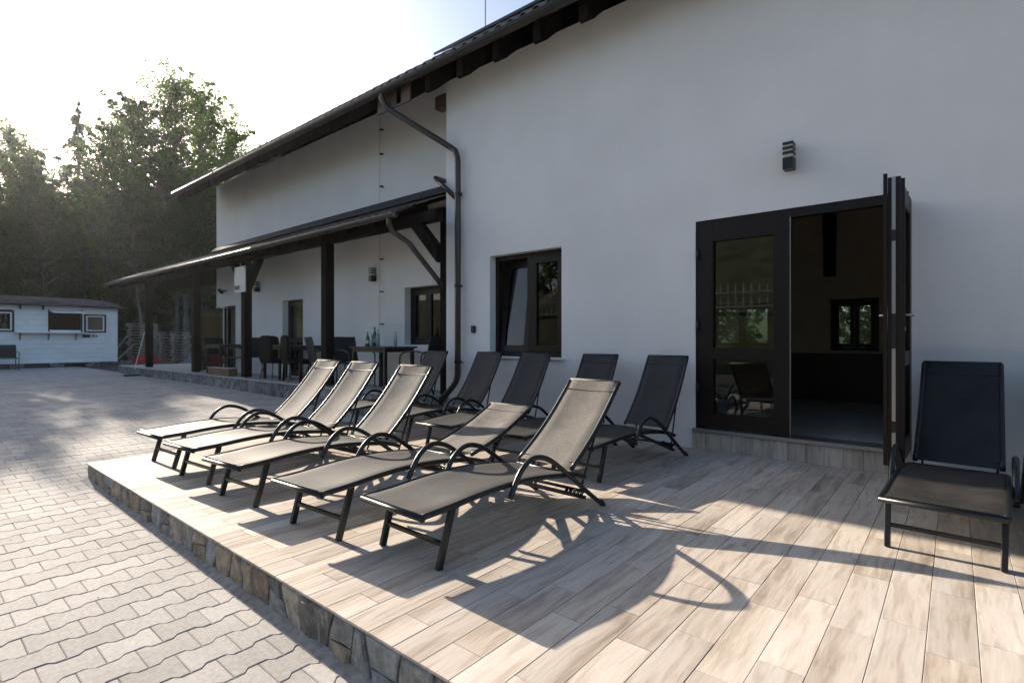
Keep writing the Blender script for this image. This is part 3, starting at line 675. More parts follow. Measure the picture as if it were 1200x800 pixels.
part('brace', MB().prism([(-5.72, 2.42), (-5.72, 2.66), (-6.08, 3.028), (-6.32, 3.028)], 'y', 5.13, 5.25), M['wood_dark'], porch)
part('post', MB().box(CX-.16, CX-.01, 5.575, 5.70, PF, 3.2), M['wood_dark'], porch)
# porch downspout, running back to the corner
pipe('porch_downspout', [(-6.42, YO-.075, ZO-.06), (-6.42, YO-.07, ZO-.18), (-6.41, YO-.02, ZO-.27), (-6.30, YO+.20, 2.76), (-6.10, 5.45, 2.27), (-6.03, 5.62, 2.05)], .04, 'brown_metal', 'short brown pipe slanting from the porch gutter back to the house corner', 'downpipe')
pipe('link_pipe', [(-6.30, 5.86, 3.86), (-6.15, 5.50, 3.80), (-5.66, DY-.01, 3.40)], .035, 'brown_metal', 'stub pipe joining the porch roof flashing to the tall downpipe', 'pipe')
# porch floor and kerb
pfl = link('porch_floor', MB().box(-21.2, CX-.005, 5.12, WB-.003, 0, PF).box(-21.2, XB-.01, WB-.003, 8.5, 0, PF-.001).mesh('porch_floor', M['porch_floor'])); tag(pfl, kind='structure')
x = -21.2
while x < -7.1:
    wd = rr.uniform(.34, .42); x2 = min(x+wd, -7.0)
    part('kerb_stone', MB().box(x+.004, x2-.004, 5.06, 5.118, .05, PF-.022+rr.uniform(-.004, .004)), M['curb'], pfl, bevel=.006); x = x2
x = -21.2
while x < -7.1:
    x2 = min(x+.8, -7.0); part('coping_slab', MB().box(x+.002, x2-.002, 5.04, 5.30, PF-.018, PF+.006), M['porch_floor'], pfl, bevel=.003); x = x2
# lower stone path between porch and deck
r5 = random.Random(5)
for i in range(9):
    for j in range(5):
        x0 = -7.0+i*.115*1; 
for i in range(4):
    for j in range(10):
        xa = -6.98+i*.18; ya = 3.2+j*.2
        part('stone_sett', MB().box(xa+.006, xa+.174, ya+.006, ya+.194, 0, .075+r5.uniform(-.006, .006)), M['curb'], pav, bevel=.01)
# step stones at the porch's far end
part('stone_step', MB().box(-21.9, -21.25, 5.2, 5.9, .1, .33), M['curb'], pfl, bevel=.02)
# sign on third post
t = thing('notice_board', 'pale notice plate screwed to the braced porch post', 'sign', (COLS[2]-.02, 5.09, 2.35))
part('plate', MB().box(-.31, .23, -.02, 0, 0, .56), M['sign'], t, bevel=.003)
part('print', MB().box(-.28, -.05, -.024, -.021, .06, .15), M['ink'], t)
for (a, b) in ((-.28, .52), (.19, .52)): part('screw', MB().box(a, a+.025, -.026, -.02, b-.012, b+.012), M['black'], t)
# ================================================================== LAMPS, SOCKET, ROD CLIPS
def sconce(x, y, z, label, s=1.):
    t = thing('wall_lamp', label, 'lamp', (x, y, z), 0, 'wall lamps')
    part('back_plate', MB().box(-.03*s, .03*s, -.02, 0, -.12*s, .0), M['black'], t)
    part('lamp_body', MB().box(-.045*s, .045*s, -.125*s, -.02, -.13*s, -.02*s), M['black'], t, bevel=.003)
    part('diffuser', MB().box(-.038*s, .038*s, -.115*s, -.03, -.02*s, .125*s), M['lampglass'], t)
    for k in range(3): part('louvre', MB().box(-.045*s, .045*s, -.125*s, -.022, (.012+k*.044)*s, (.034+k*.044)*s), M['black'], t)
    return t
sconce(-1.20, WA, 3.03, 'black louvred wall lamp above the double door')
lx, lz = onB(440, 322); sconce(lx, WB, lz, 'black box lamp on the porch wall beside the lightning wire')
lx, lz = onB(304, 336); sconce(lx, WB, lz, 'black box lamp under the porch just right of the notice plate')
lx, lz = onB(265, 341)
t = thing('wall_lamp', 'small black spotlight on the porch wall above the far open door', 'lamp', (lx, WB, lz), 0, 'wall lamps')
part('lamp_arm', MB().box(-.02, .02, -.12, 0, -.02, .02), M['black'], t); part('lamp_head', MB().tube([(-.1, -.13, .02), (.12, -.16, -.05)], .05, 10), M['black'], t)
t = thing('socket', 'small dark socket on the near wall between downpipe and window', 'socket', (-5.38, WA, 1.46))
part('box', MB().box(-.04, .04, -.03, 0, -.05, .05), M['black'], t, bevel=.006); part('flap', MB().box(-.03, .03, -.036, -.031, -.038, .03), M['frame_metal'], t)
lx, _ = onB(447.5, 300)
t = thing('lightning_wire', 'thin vertical lightning wire with clips on the far white wall', 'wire', (lx, WB-.05, 0))
part('wire', MB().tube([(0, 0, PF), (0, 0, 3.4)], .004, 5).tube([(0, 0, 3.85), (0, 0, 5.4)], .004, 5), M['steel'], t)
for z in (1.0, 1.6, 2.2, 2.8, 4.15, 4.75, 5.2): part('clip', MB().box(-.008, .06, -.008, .05, z-.008, z+.008), M['black'], t)
# ================================================================== LOUNGERS
RAIL = [(0, .295), (.18, .302), (.39, .317), (.62, .323), (.87, .312), (1.14, .279), (1.30, .25), (1.40, .215)]
ARM = [(.600, .255), (.635, .315), (.69, .39), (.765, .438), (.85, .448), (.97, .410), (1.137, .300), (1.396, .113), (1.555, .004)]
LC = {}
def cached(name, fn, mat, smooth=False, bevel=0, key=''):
    k = (name, mat, key)
    if k not in LC: LC[k] = fn().mesh(name, M[mat], smooth, bevel)
    return LC[k]
def rail_z(y):
    for (a, za), (b, zb) in zip(RAIL, RAIL[1:]):
        if a <= y <= b: return za+(zb-za)*(y-a)/(b-a)
    return RAIL[-1][1]
RS = [Vector((0, y, z)) for y, z in RAIL]
sm_rail = smoothpath([(0, y, z) for y, z in RAIL], 3)
def seat_sheet():
    mb = MB(); ps = [p for p in sm_rail if p.y <= 1.31]; nx = 10
    top = []; 
    for i, p in enumerate(ps):
        for k in range(nx+1):
            u = -1+2*k/nx; sag = .016*(1-u*u)*min(1, p.y/.15+.25)
            e = .012 if abs(u) == 1 else 0
            top.append((u*.266, p.y, p.z+.0175-sag-e))
    n = nx+1; m = len(ps)
    bot = [(x, y, z-.003) for x, y, z in top]
    fs = [(i*n+k, i*n+k+1, (i+1)*n+k+1, (i+1)*n+k) for i in range(m-1) for k in range(nx)]
    fb = [tuple(v+m*n for v in f[::-1]) for f in fs]
    mb.add(top+bot, fs+fb)
    mb.add([v for v in top[:n]]+[(x, y+.0, z-.014) for x, y, z in top[:n]], [(k, k+1, n+k+1, n+k) for k in range(nx)])
    return mb
BL = .83
def back_prof(ang):
    """points of the back frame in y,z from hinge, slightly S-curved"""
    y0, z0 = 1.275, .292; out = []
    for k in range(13):
        t = k/12; s = t*BL; off = .035*math.sin(math.pi*t)*(1-.3*t)
        out.append((y0+s*math.cos(ang)-(-off)*math.sin(ang)*1, z0+s*math.sin(ang)-off*math.cos(ang)))
    return out
def back_sheet(ang, w0=.236, w1=.224):
    mb = MB(); ps = back_prof(ang); nx = 10; top = []; nn = (-math.sin(ang), math.cos(ang))
    for i, (y, z) in enumerate(ps):
        t = i/(len(ps)-1); w_ = w0+(w1-w0)*t
        for k in range(nx+1):
            u = -1+2*k/nx; lift = .0165-.014*(1-u*u)*min(1, 8*t+.2, 8*(1-t)+.2)-(.014 if abs(u) == 1 else 0)
            top.append((u*w_, y+nn[0]*lift, z+nn[1]*lift))
    n = nx+1; m = len(ps); bot = [(x, y-nn[0]*.003, z-nn[1]*.003) for x, y, z in top]
    fs = [(i*n+k, i*n+k+1, (i+1)*n+k+1, (i+1)*n+k) for i in range(m-1) for k in range(nx)]
    mb.add(top+bot, fs+[tuple(v+m*n for v in f[::-1]) for f in fs])
    # rolled hem over the top bar
    mb.tube([(-w1, ps[-1][0], ps[-1][1]), (w1, ps[-1][0], ps[-1][1])], .016, 8)
    return mb
def hem(ang, t0, t1, w_=.23):
    ps = back_prof(ang); nn = (-math.sin(ang), math.cos(ang)); a = ps[int(t0*12)]; mb = MB()
    y, z = ps[0][0]+(ps[-1][0]-ps[0][0])*t0, ps[0][1]+(ps[-1][1]-ps[0][1])*t0
    off = .035*math.sin(math.pi*t0)*(1-.3*t0); y += off*math.sin(ang); z -= off*math.cos(ang)
    pts = [(u*w_, y+nn[0]*(.0175-.0145*(1-u*u)), z+nn[1]*(.0175-.0145*(1-u*u))) for u in (-.98, -.6, -.3, 0, .3, .6, .98)]
    return mb.tube(pts, .0035, 5)
def lounger(x, y, rz, ang, label, mat, group, backmat=None):
    t = thing('sun_lounger', label, 'sun lounger', (x, y, DK), rz, group)
    a = R(ang); backmat = backmat or mat
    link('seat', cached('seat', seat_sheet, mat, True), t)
    for s in (-1, 1):
        link('side_rail', cached('side_rail', lambda: MB().tube([(s*.252, p.y, p.z) for p in sm_rail], .0165, 8), 'frame_metal', True, key=s), t)
        arm = link('armrest', cached('armrest', lambda: MB().tube([(s*(.286+.012*min(1, max(0, (p.y-1.0)*2))), p.y, p.z) for p in smoothpath([(0, *q) for q in ARM], 4)], .0165, 8), 'frame_metal', True, key=s), t)
        link('foot_cap', cached('foot_cap', lambda: MB().tube([(s*.298, 1.53, .03), (s*.298, 1.562, 0)], .02, 8), 'black', False, key=s), arm)
        link('leg', cached('leg', lambda: MB().bar((s*.238, .117, 0), (s*.246, .20, .292), .028, .036, (0, 1, 0)), 'frame_metal', False, .004, key=s), t)
        rb = link('ratchet_bar', cached('ratchet_bar', lambda: MB().bar((s*.205, .80, .295), (s*.205, 1.47, .055), .022, .026), 'frame_metal', False, key=s), t)
        def teeth():
            mb = MB(); A = Vector((s*.205, 1.25, .134)); B = Vector((s*.205, 1.47, .055)); d = (B-A)
            for k in range(5):
                p = A+d*(k/5); mb.bar(p+Vector((0, 0, .012)), p+Vector((0, .02, .036)), .018, .014)
            return mb
        link('ratchet_teeth', cached('ratchet_teeth', teeth, 'frame_metal', key=s), rb)
        link('back_rail', cached('back_rail', lambda: MB().tube([(s*(.230-.010*i/12), q[0], q[1]) for i, q in enumerate(back_prof(a))], .0155, 8), 'frame_metal', True, key=(s, ang)), t)
    link('end_bar', cached('end_bar', lambda: MB().tube([(-.262, 0, .287), (.262, 0, .287)], .015, 8), 'frame_metal', True), t)
    link('stretcher', cached('stretcher', lambda: MB().bar((-.236, .150, .118), (.236, .150, .118), .024, .018), 'frame_metal'), t)
    link('rear_bar', cached('rear_bar', lambda: MB().tube([(-.29, 1.36, .135), (.29, 1.36, .135)], .011, 8).tube([(-.252, 1.27, .262), (.252, 1.27, .262)], .012, 8), 'frame_metal', True), t)
    bp = back_prof(a); m_ = bp[6]
    link('prop', cached('prop', lambda: MB().tube([(-.205, m_[0]+.01, m_[1]-.02), (-.205, min(m_[0]+.02, 1.42), .115), (.205, min(m_[0]+.02, 1.42), .115), (.205, m_[0]+.01, m_[1]-.02)], .009, 6), 'frame_metal', True, key=ang), t)
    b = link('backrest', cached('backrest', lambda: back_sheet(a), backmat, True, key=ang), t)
    for t0 in (.06, .88): link('hem', cached('hem', lambda: hem(a, t0, 0), 'black', key=(ang, t0)), b)
    return t
FG = 'sun loungers in the sunny front row'; BG = 'sun loungers in the shaded row against the wall'
lounger(-5.585, 1.555, R(2.5), 47, 'sunlit charcoal sun lounger at the far left end of the front row', 'sling_seat_sunlit', FG, 'sling_back_sunlit')
lounger(-4.775, 1.535, R(4.0), 47, 'sunlit charcoal sun lounger second from the left in the front row', 'sling_seat_sunlit', FG, 'sling_back_sunlit')
lounger(-3.915, 1.52, R(4.0), 46, 'charcoal sun lounger in the middle of the front row with a creased sunlit backrest', 'sling_seat_sunlit', FG, 'sling_back_sunlit')
lounger(-2.94, 1.555, R(3.0), 19, 'charcoal sun lounger with its back laid nearly flat, second from the right in front row', 'sling_seat_sunlit', FG, 'sling_back_sunlit')
lounger(-2.22, 1.68, R(-1.5), 40, 'charcoal sun lounger nearest the camera, with a stained sunlit backrest', 'sling_seat_sunlit', FG, 'sling_back_sunlit')
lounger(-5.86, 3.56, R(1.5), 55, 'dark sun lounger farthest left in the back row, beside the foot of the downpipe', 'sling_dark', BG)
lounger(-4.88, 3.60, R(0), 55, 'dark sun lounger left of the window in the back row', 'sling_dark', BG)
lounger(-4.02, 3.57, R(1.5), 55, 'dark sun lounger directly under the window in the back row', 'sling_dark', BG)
lounger(-3.12, 3.60, R(1), 55, 'dark sun lounger right of the window, its back rising behind the stained sunlit one', 'sling_dark', BG)
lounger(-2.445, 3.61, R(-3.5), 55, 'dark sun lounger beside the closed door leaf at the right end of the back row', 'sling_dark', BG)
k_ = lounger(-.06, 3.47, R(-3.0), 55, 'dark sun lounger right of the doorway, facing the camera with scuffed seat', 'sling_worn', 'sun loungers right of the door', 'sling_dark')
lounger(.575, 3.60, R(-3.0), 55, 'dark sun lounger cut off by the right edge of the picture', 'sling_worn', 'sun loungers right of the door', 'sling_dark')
# ================================================================== PORCH FURNITURE
def armchair_proto(name, label, loc, rz, group, mat='sling_dark'):
    t = thing(name, label, 'chair', loc, rz, group)          # faces -Y locally
    part('seat', MB().box(-.23, .23, -.24, .22, .42, .435), M[mat], t, bevel=.005)
    part('backrest', MB().bar((0, .235, .44), (0, .34, .88), .46, .014, (0, 1, 0)), M[mat], t)
    for s in (-1, 1):
        part('arm', MB().tube(smoothpath([(s*.26, .30, .62), (s*.27, .1, .66), (s*.27, -.14, .65), (s*.27, -.24, .60), (s*.265, -.27, .50), (s*.26, -.27, .0)], 3), .013, 6), M['frame_metal'], t, True)
        part('leg', MB().tube([(s*.245, .40, 0), (s*.245, .24, .43), (s*.245, .345, .89)], .013, 6), M['frame_metal'], t, True)
        part('rail', MB().tube([(s*.25, .25, .425), (s*.255, -.27, .425)], .012, 6), M['frame_metal'], t, True)
    part('crossbar', MB().tube([(-.245, .345, .89), (.245, .345, .89)], .013, 6).tube([(-.25, -.26, .425), (.25, -.26, .425)], .012, 6), M['frame_metal'], t, True)
    return t
def wicker_proto(name, label, loc, rz, group):
    t = thing(name, label, 'chair', loc, rz, group)
    part('seat', MB().box(-.22, .22, -.23, .22, .36, .46), M['wicker'], t, bevel=.02)
    part('backrest', MB().prism([(-.21, .44), (.21, .44), (.225, .75), (.19, .90), (.10, .935), (-.10, .935), (-.19, .90), (-.225, .75)], 'y', .20, .245), M['wicker'], t, bevel=.008)
    for sx in (-1, 1):
        for y in (-.20, .20): part('leg', MB().tube([(sx*.19, y, .37), (sx*.205, y*1.1, 0)], .014, 6), M['steel'], t, True)
    return t
def table(loc, rz, w_, d_, label, group='tables on the porch', mat='frame_metal'):
    t = thing('table', label, 'table', loc, rz, group)
    part('tabletop', MB().box(-w_/2, w_/2, -d_/2, d_/2, .70, .73), M[mat], t, bevel=.004)
    part('apron', MB().box(-w_/2+.04, w_/2-.04, -d_/2+.04, d_/2-.04, .64, .699), M[mat], t)
    for sx in (-1, 1):
        for sy in (-1, 1): part('leg', MB().box(sx*(w_/2-.06)-.025, sx*(w_/2-.06)+.025, sy*(d_/2-.06)-.025, sy*(d_/2-.06)+.025, 0, .64), M[mat], t)
    return t
CG = 'chairs on the porch'; S = .93
P0 = PF+.001
table((-7.55, 5.55, P0), 0, 1.0, .68, 'dark metal table with bottles on it at the near end of the porch')
c0 = armchair_proto('armchair', 'dark armchair at the left end of the bottle table', (-8.35, 5.50, P0), R(90), CG)
copy_thing(c0, (-6.62, 5.66, P0), R(-80), 'dark armchair at the right end of the bottle table, behind a lounger', CG)
table((-10.2, 5.58, P0), 0, .8, .7, 'dark table beside the nearest porch post, left of it')
table((-11.2, 5.62, P0), 0, .8, .6, 'dark table with a pale lit rim just right of the braced post')
copy_thing(c0, (-9.25, 5.50, P0), R(165), 'dark armchair just left of the nearest full-height porch post', CG)
w0 = wicker_proto('wicker_chair', 'black round-backed wicker chair turned to the wall, left of the pair', (-10.95, 5.33, P0), R(186), CG)
copy_thing(w0, (-10.15, 5.36, P0), R(170), 'black round-backed wicker chair turned to the wall, right of the pair', CG)
copy_thing(w0, (-11.75, 5.72, P0), R(95), 'black wicker chair half hidden behind the braced post', CG)
copy_thing(c0, (-13.0, 5.55, P0), R(-70), 'armchair with light-catching arms left of the braced post', CG)
table((-14.1, 5.6, P0), 0, .9, .7, 'dark table near the open far door of the porch')
copy_thing(c0, (-14.9, 5.75, P0), R(95), 'dark armchair behind the second far porch post', CG)
copy_thing(w0, (-16.6, 6.3, P0), R(120), 'wicker chair past the corner of the house wall', CG)
def bottle(x, y, mat, h, r, label):
    b = thing('bottle', label, 'bottle', (x, y, P0+.732), 0, 'bottles on the porch table')
    part('body', MB().lathe([(r*.9, 0), (r, .01), (r, h*.55), (r*.75, h*.68), (r*.36, h*.80), (r*.33, h*.95)], 0, 0, 12), M[mat], b, True)
    part('cap', MB().lathe([(r*.42, h*.95), (r*.42, h)], 0, 0, 10), M['black' if mat != 'clear' else 'teal'], b)
    if mat != 'clear': part('paper_label', MB().lathe([(r*1.03, h*.2), (r*1.03, h*.42)], 0, 0, 12), M['sign'], b)
bottle(-7.82, 5.42, 'amber', .20, .036, 'small amber bottle leftmost on the porch table')
bottle(-7.66, 5.46, 'green_glass', .33, .042, 'tallest green bottle in the cluster on the porch table')
bottle(-7.52, 5.42, 'clear', .29, .036, 'pale glass bottle right of the tallest green bottle')
bottle(-7.72, 5.36, 'green_glass', .25, .034, 'shorter green bottle left of the tallest green bottle')
bottle(-7.58, 5.34, 'clear', .22, .03, 'shortest pale bottle in front of the green ones')
bottle(-7.14, 5.50, 'clear', .25, .028, 'slim pale bottle standing alone at the right of the porch table')
t = thing('planter', 'low wooden planter with dark red flowers between the porch posts', 'planter', (-13.2, 5.22, P0))
part('box', MB().box(-.75, .42, -.10, .10, 0, .17), M['planter'], t, bevel=.006); part('rim', MB().box(-.77, .44, -.12, .12, .171, .19), M['porch_floor'], t)
fl = MB(); rf = random.Random(4)
for k in range(500):
    c = Vector((rf.gauss(-.55, .13), rf.gauss(0, .06), .26+abs(rf.gauss(0, .09)))); a = Vector((rf.uniform(-1, 1), rf.uniform(-1, 1), rf.uniform(-1, 1))).normalized()*.02; b = a.cross(Vector((.3, .5, .8))).normalized()*.02
    fl.add([c+a, c+b, c-a, c-b], [(0, 1, 2, 3)])
tag(link('flowers', fl.rawmesh('flowers', M['flower']), t), kind='stuff')
# squeegee broom leaning on first post
t = thing('floor_squeegee', 'floor squeegee with a pale handle leaning on the farthest porch post', 'squeegee', (-18.96, 4.88, .22))
part('handle', MB().tube([(0, 0, .05), (.34, .20, 1.32)], .014, 6), M['white'], t); part('grip', MB().tube([(0, 0, .045), (.045, .027, .22)], .02, 6), M['teal'], t)
part('blade', MB().box(-.05, .05, -.24, .24, 0, .045), M['black'], t)
# ================================================================== KIOSK
KX = -27.1
def onK(px, py):
    u = (px-600)/620.3; v = (398-py)/620.3; tt = KX/(-sY+u*cY); return (cY+u*sY)*tt, 1.307+v*tt
ky1, _ = onK(136.7, 400); ky0 = .3
kz0, kz1 = .40, 2.62
ki = thing('kiosk', 'white weatherboarded snack kiosk on blocks with an open serving hatch', 'kiosk', (KX, ky1, .22)); ki.location = (0, 0, 0)
hy0, hz1 = onK(58, 363); hy1, hz0 = onK(95, 389); wy0, wz1 = onK(97, 368.5); wy1, wz0 = onK(123.5, 390.5)
lw1, lz1 = onK(15.7, 364.5); _, lz0 = onK(8, 388.5); lw0 = lw1-1.3
holes = [(hy0, hy1, hz0, hz1), (wy0+.05, wy1, hz0, wz1), (lw0, lw1, hz0, lz1)]
nb = 12; bh = (kz1-kz0)/nb
rk = random.Random(8)
for k in range(nb):
    a, b = kz0+k*bh, kz0+(k+1)*bh; mid = (a+b)/2
    segs = [(ky0, ky1)]
    for h in holes:
        if h[2] < mid < h[3]:
            ns = []
            for s in segs:
                if h[0] > s[0] and h[1] < s[1]: ns += [(s[0], h[0]), (h[1], s[1])]
                else: ns.append(s)
            segs = ns
    for s in segs:
        if s[1]-s[0] > .02: part('board', MB().add([(KX, s[0], a), (KX, s[1], a), (KX-.012, s[1], b-.003), (KX-.012, s[0], b-.003), (KX-.04, s[0], a), (KX-.04, s[1], a), (KX-.04, s[1], b-.006), (KX-.04, s[0], b-.006)], [(0, 1, 2, 3), (0, 4, 5, 1), (0, 3, 7, 4), (1, 5, 6, 2), (3, 2, 6, 7)]), M['white_paint'], ki)
part('side_wall', MB().box(KX-2.4, KX-.04, ky1-.05, ky1, kz0, kz1).box(KX-2.4, KX-.04, ky0, ky0+.05, kz0, kz1).box(KX-2.45, KX-2.4, ky0, ky1, kz0, kz1).box(KX-2.4, KX-.045, ky0+.05, ky1-.05, kz0, kz0+.06), M['white_paint'], ki)
part('inner_lining', MB().box(KX-1.5, KX-1.45, ky0+.06, ky1-.06, kz0+.07, kz1), M['wainscot'], ki)
part('corner_board', MB().box(KX-.03, KX+.02, ky1-.001, ky1+.03, kz0-.02, kz1), M['white_paint'], ki)
arc = [(ky0-.3+(ky1-ky0+.62)*k/16) for k in range(17)]
part('roof', MB().prism([(KX+.38, kz1+.02), (KX+.40, kz1+.10), (KX+.2, kz1+.22), (KX-.6, kz1+.36), (KX-1.2, kz1+.40), (KX-2.6, kz1+.1), (KX-2.6, kz1+.02)], 'y', ky0-.3, ky1+.32) if False else MB().prism([(0, 0)]*3, 'y', 0, .001), M['kiosk_roof'], ki) if False else None
rp = MB(); prof = [(.36, .0), (.38, .06), (.25, .16), (-.1, .28), (-.8, .38), (-1.6, .36), (-2.7, .10), (-2.7, .0)]
ys_ = [ky0-.3, ky1-1.2, ky1-.5, ky1-.05, ky1+.2, ky1+.32]; fac = [1, 1, .93, .72, .35, .08]
vs = [(KX+p[0], y, kz1+.01+p[1]*f+(-.02 if f < .5 else 0)) for y, f in zip(ys_, fac) for p in prof]; n = len(prof)
fs = [(i*n+k, i*n+(k+1) % n, (i+1)*n+(k+1) % n, (i+1)*n+k) for i in range(len(ys_)-1) for k in range(n)]+[tuple(range(n)), tuple((len(ys_)-1)*n+k for k in range(n))]
part('roof', MB().add(vs, fs), M['kiosk_roof'], ki)
for k in range(6):
    y = ky0+.5+k*1.15
    part('block', MB().box(KX-.5, KX-.02, y, y+.42, .2, kz0-.002), M['curb'], ki)
def kwin(a, b, z0, z1, label):
    w_ = MB().box(KX-.02, KX+.03, a-.04, a+.02, z0-.04, z1+.04).box(KX-.02, KX+.03, b-.02, b+.04, z0-.04, z1+.04).box(KX-.02, KX+.029, a+.02, b-.02, z1-.02, z1+.04).box(KX-.02, KX+.029, a+.02, b-.02, z0-.04, z0+.02)
    f = part('window', w_, M['black'], ki, label=label)
    part('sash', MB().box(KX-.01, KX+.02, a+.02, a+.07, z0+.02, z1-.02).box(KX-.01, KX+.02, b-.07, b-.02, z0+.02, z1-.02).box(KX-.01, KX+.019, a+.07, b-.07, z0+.02, z0+.07).box(KX-.01, KX+.019, a+.07, b-.07, z1-.07, z1-.02), M['white'], f)
    part('pane', MB().box(KX, KX+.005, a+.06, b-.06, z0+.06, z1-.06), M['glass_tint'], f)
kwin(wy0+.08, wy1-.02, hz0+.02, wz1-.02, 'small square window right of the hatch'); kwin(lw0+.02, lw1-.02, hz0+.02, lz1-.02, 'window at the left edge')
part('curtain', MB().box(KX-.3, KX-.28, wy0+.1, wy1-.5, hz0, wz1), M['sign'], ki)
part('hatch_frame', MB().box(KX-.03, KX+.015, hy0-.04, hy0, hz0, hz1+.02).box(KX-.03, KX+.015, hy1, hy1+.04, hz0, hz1+.02), M['black'], ki)
fy0, _ = onK(62, 366); fy1, _ = onK(96, 366)
part('hatch_flap', MB().prism([(KX+.03, hz1-.02), (KX+.62, hz1-.10), (KX+.63, hz1-.13), (KX+.03, hz1-.05)], 'y', hy0, hy1+.02), M['white_paint'], ki)
part('counter_shelf', MB().box(KX+.001, KX+.32, lw1+.03, wy0+.1, hz0-.05, hz0-.015), M['white_paint'], ki)
for px in (23, 56.5, 88.5):
    y, _ = onK(px, 400); part('shelf_bracket', MB().prism([(KX+.005, hz0-.052), (KX+.26, hz0-.052), (KX+.005, hz0-.33)], 'y', y-.02, y+.02), M['steel'], ki)
for px in (23, 50): y, _ = onK(px, 400); part('eave_bracket', MB().box(KX+.005, KX+.2, y-.02, y+.02, kz1-.16, kz1), M['black'], ki)
s0, _ = onK(95.5, 372); s1_, _ = onK(112, 372); zt = hz0-.07; 
sg = part('sign_plate', MB().box(KX+.002, KX+.02, s0, s1_, zt-.17, zt), M['sign'], ki)
part('print', MB().box(KX+.021, KX+.024, s0+.03, s0+.28, zt-.15, zt-.03).box(KX+.021, KX+.024, s0+.33, s0+.42, zt-.12, zt-.05).box(KX+.021, KX+.024, s0+.46, s0+.52, zt-.13, zt-.06), M['ink'], sg)
kc, _ = onK(17.5, 425)
k1 = copy_thing(c0, (KX+1.1, kc-.32, .22), R(90), 'dark armchair standing in front of the kiosk', 'chairs by the kiosk')
k2 = copy_thing(c0, (KX+1.1, kc-1.05, .22), R(90), 'dark armchair by the kiosk, cut by the left picture edge', 'chairs by the kiosk')
# ================================================================== PALLETS AND YARD CLUTTER
def pallet_proto(label, loc, rz, group):
    t = thing('pallet', label, 'pallet', loc, rz, group)
    for k in range(5): part('slat', MB().box(-.6, .6, -.4+k*.175, -.4+k*.175+.10, .122, .144), M['pallet'], t)
    for k in range(3): part('runner', MB().box(-.6, .6, -.4+k*.35, -.3+k*.35, 0, .022), M['pallet'], t)
    for i in range(3):
        for j in range(3): part('block', MB().box(-.6+i*.53, -.46+i*.53, -.4+j*.35, -.3+j*.35, .022, .10), M['pallet'], t)
    for i in range(3): part('stringer', MB().box(-.6+i*.53, -.46+i*.53, -.4, .4, .1, .122), M['pallet'], t)
    return t
def onG(px, py, z=.22):
    u = (px-600)/620.3; v = (398-py)/620.3; tt = (z-1.307)/v; return (-sY+u*cY)*tt, (cY+u*sY)*tt
gx1, gy1 = -31.2, 8.45
proto = pallet_proto('weathered pallet at the bottom of the tall stack behind the first porch post', (gx1, gy1, .22), R(70), 'stacked wooden pallets')
ORD = ['bottom', 'second', 'third', 'fourth', 'fifth', 'sixth', 'seventh', 'eighth', 'ninth', 'tenth', 'eleventh', 'twelfth', 'topmost']
for k in range(1, 13): copy_thing(proto, (gx1+rk.uniform(-.05, .05), gy1+rk.uniform(-.05, .05), .22+k*.146), R(70+rk.uniform(-4, 4)), ('topmost weathered pallet of the tall stack' if k == 12 else ORD[k]+' weathered pallet from the bottom of the tall stack'), 'stacked wooden pallets')
gx2, gy2 = -29.6, 9.35
for k in range(10): copy_thing(proto, (gx2+rk.uniform(-.05, .05), gy2+rk.uniform(-.05, .05), .22+k*.146), R(60+rk.uniform(-4, 4)), ('topmost weathered pallet of the shorter stack' if k == 9 else ORD[k]+' pallet of the shorter stack, counted from the ground' if k else 'bottom pallet of the shorter stack'), 'pallets of the shorter stack')
for k, (a, b) in enumerate((((-29.9, 6.9, .22), (-30.6, 8.0, 1.15)), ((-30.6, 6.8, .22), (-31.0, 7.9, 1.75)))):
    tag(link('plank', MB().bar(a, b, .12, .03).mesh('plank', M['pallet'])), ['loose plank leaning low against the tall pallet stack', 'loose plank leaning steeply beside the kiosk corner'][k], 'plank')
t = thing('tarpaulin_heap', 'heap under a grey tarpaulin behind the second far porch post', 'tarpaulin', (-26.5, 9.9, .2))
hp = MB(); n = 14; rh = random.Random(2)
vs = [(-1.6+3.2*i/n, -1.3+2.6*j/n, max(0, 1.7*math.exp(-((i/n-.5)**2*6+(j/n-.5)**2*7))-.42+rh.uniform(-.05, .05))*1.2) for i in range(n+1) for j in range(n+1)]
hp.add(vs, [(i*(n+1)+j, (i+1)*(n+1)+j, (i+1)*(n+1)+j+1, i*(n+1)+j+1) for i in range(n) for j in range(n)])
part('sheet', hp, M['tarp'], t, True)
t = thing('red_cover', 'crumpled red cloth lying at the foot of the pallets', 'cloth', (-29.6, 8.1, .22))
hp = MB(); vs = [(-.5+1.0*i/n, -.9+1.8*j/n, max(0, .42*math.exp(-((i/n-.5)**2*9+(j/n-.5)**2*9))-.06+rh.uniform(-.03, .04))) for i in range(n+1) for j in range(n+1)]
hp.add(vs, [(i*(n+1)+j, (i+1)*(n+1)+j, (i+1)*(n+1)+j+1, i*(n+1)+j+1) for i in range(n) for j in range(n)]); part('cloth', hp, M['red'], t)
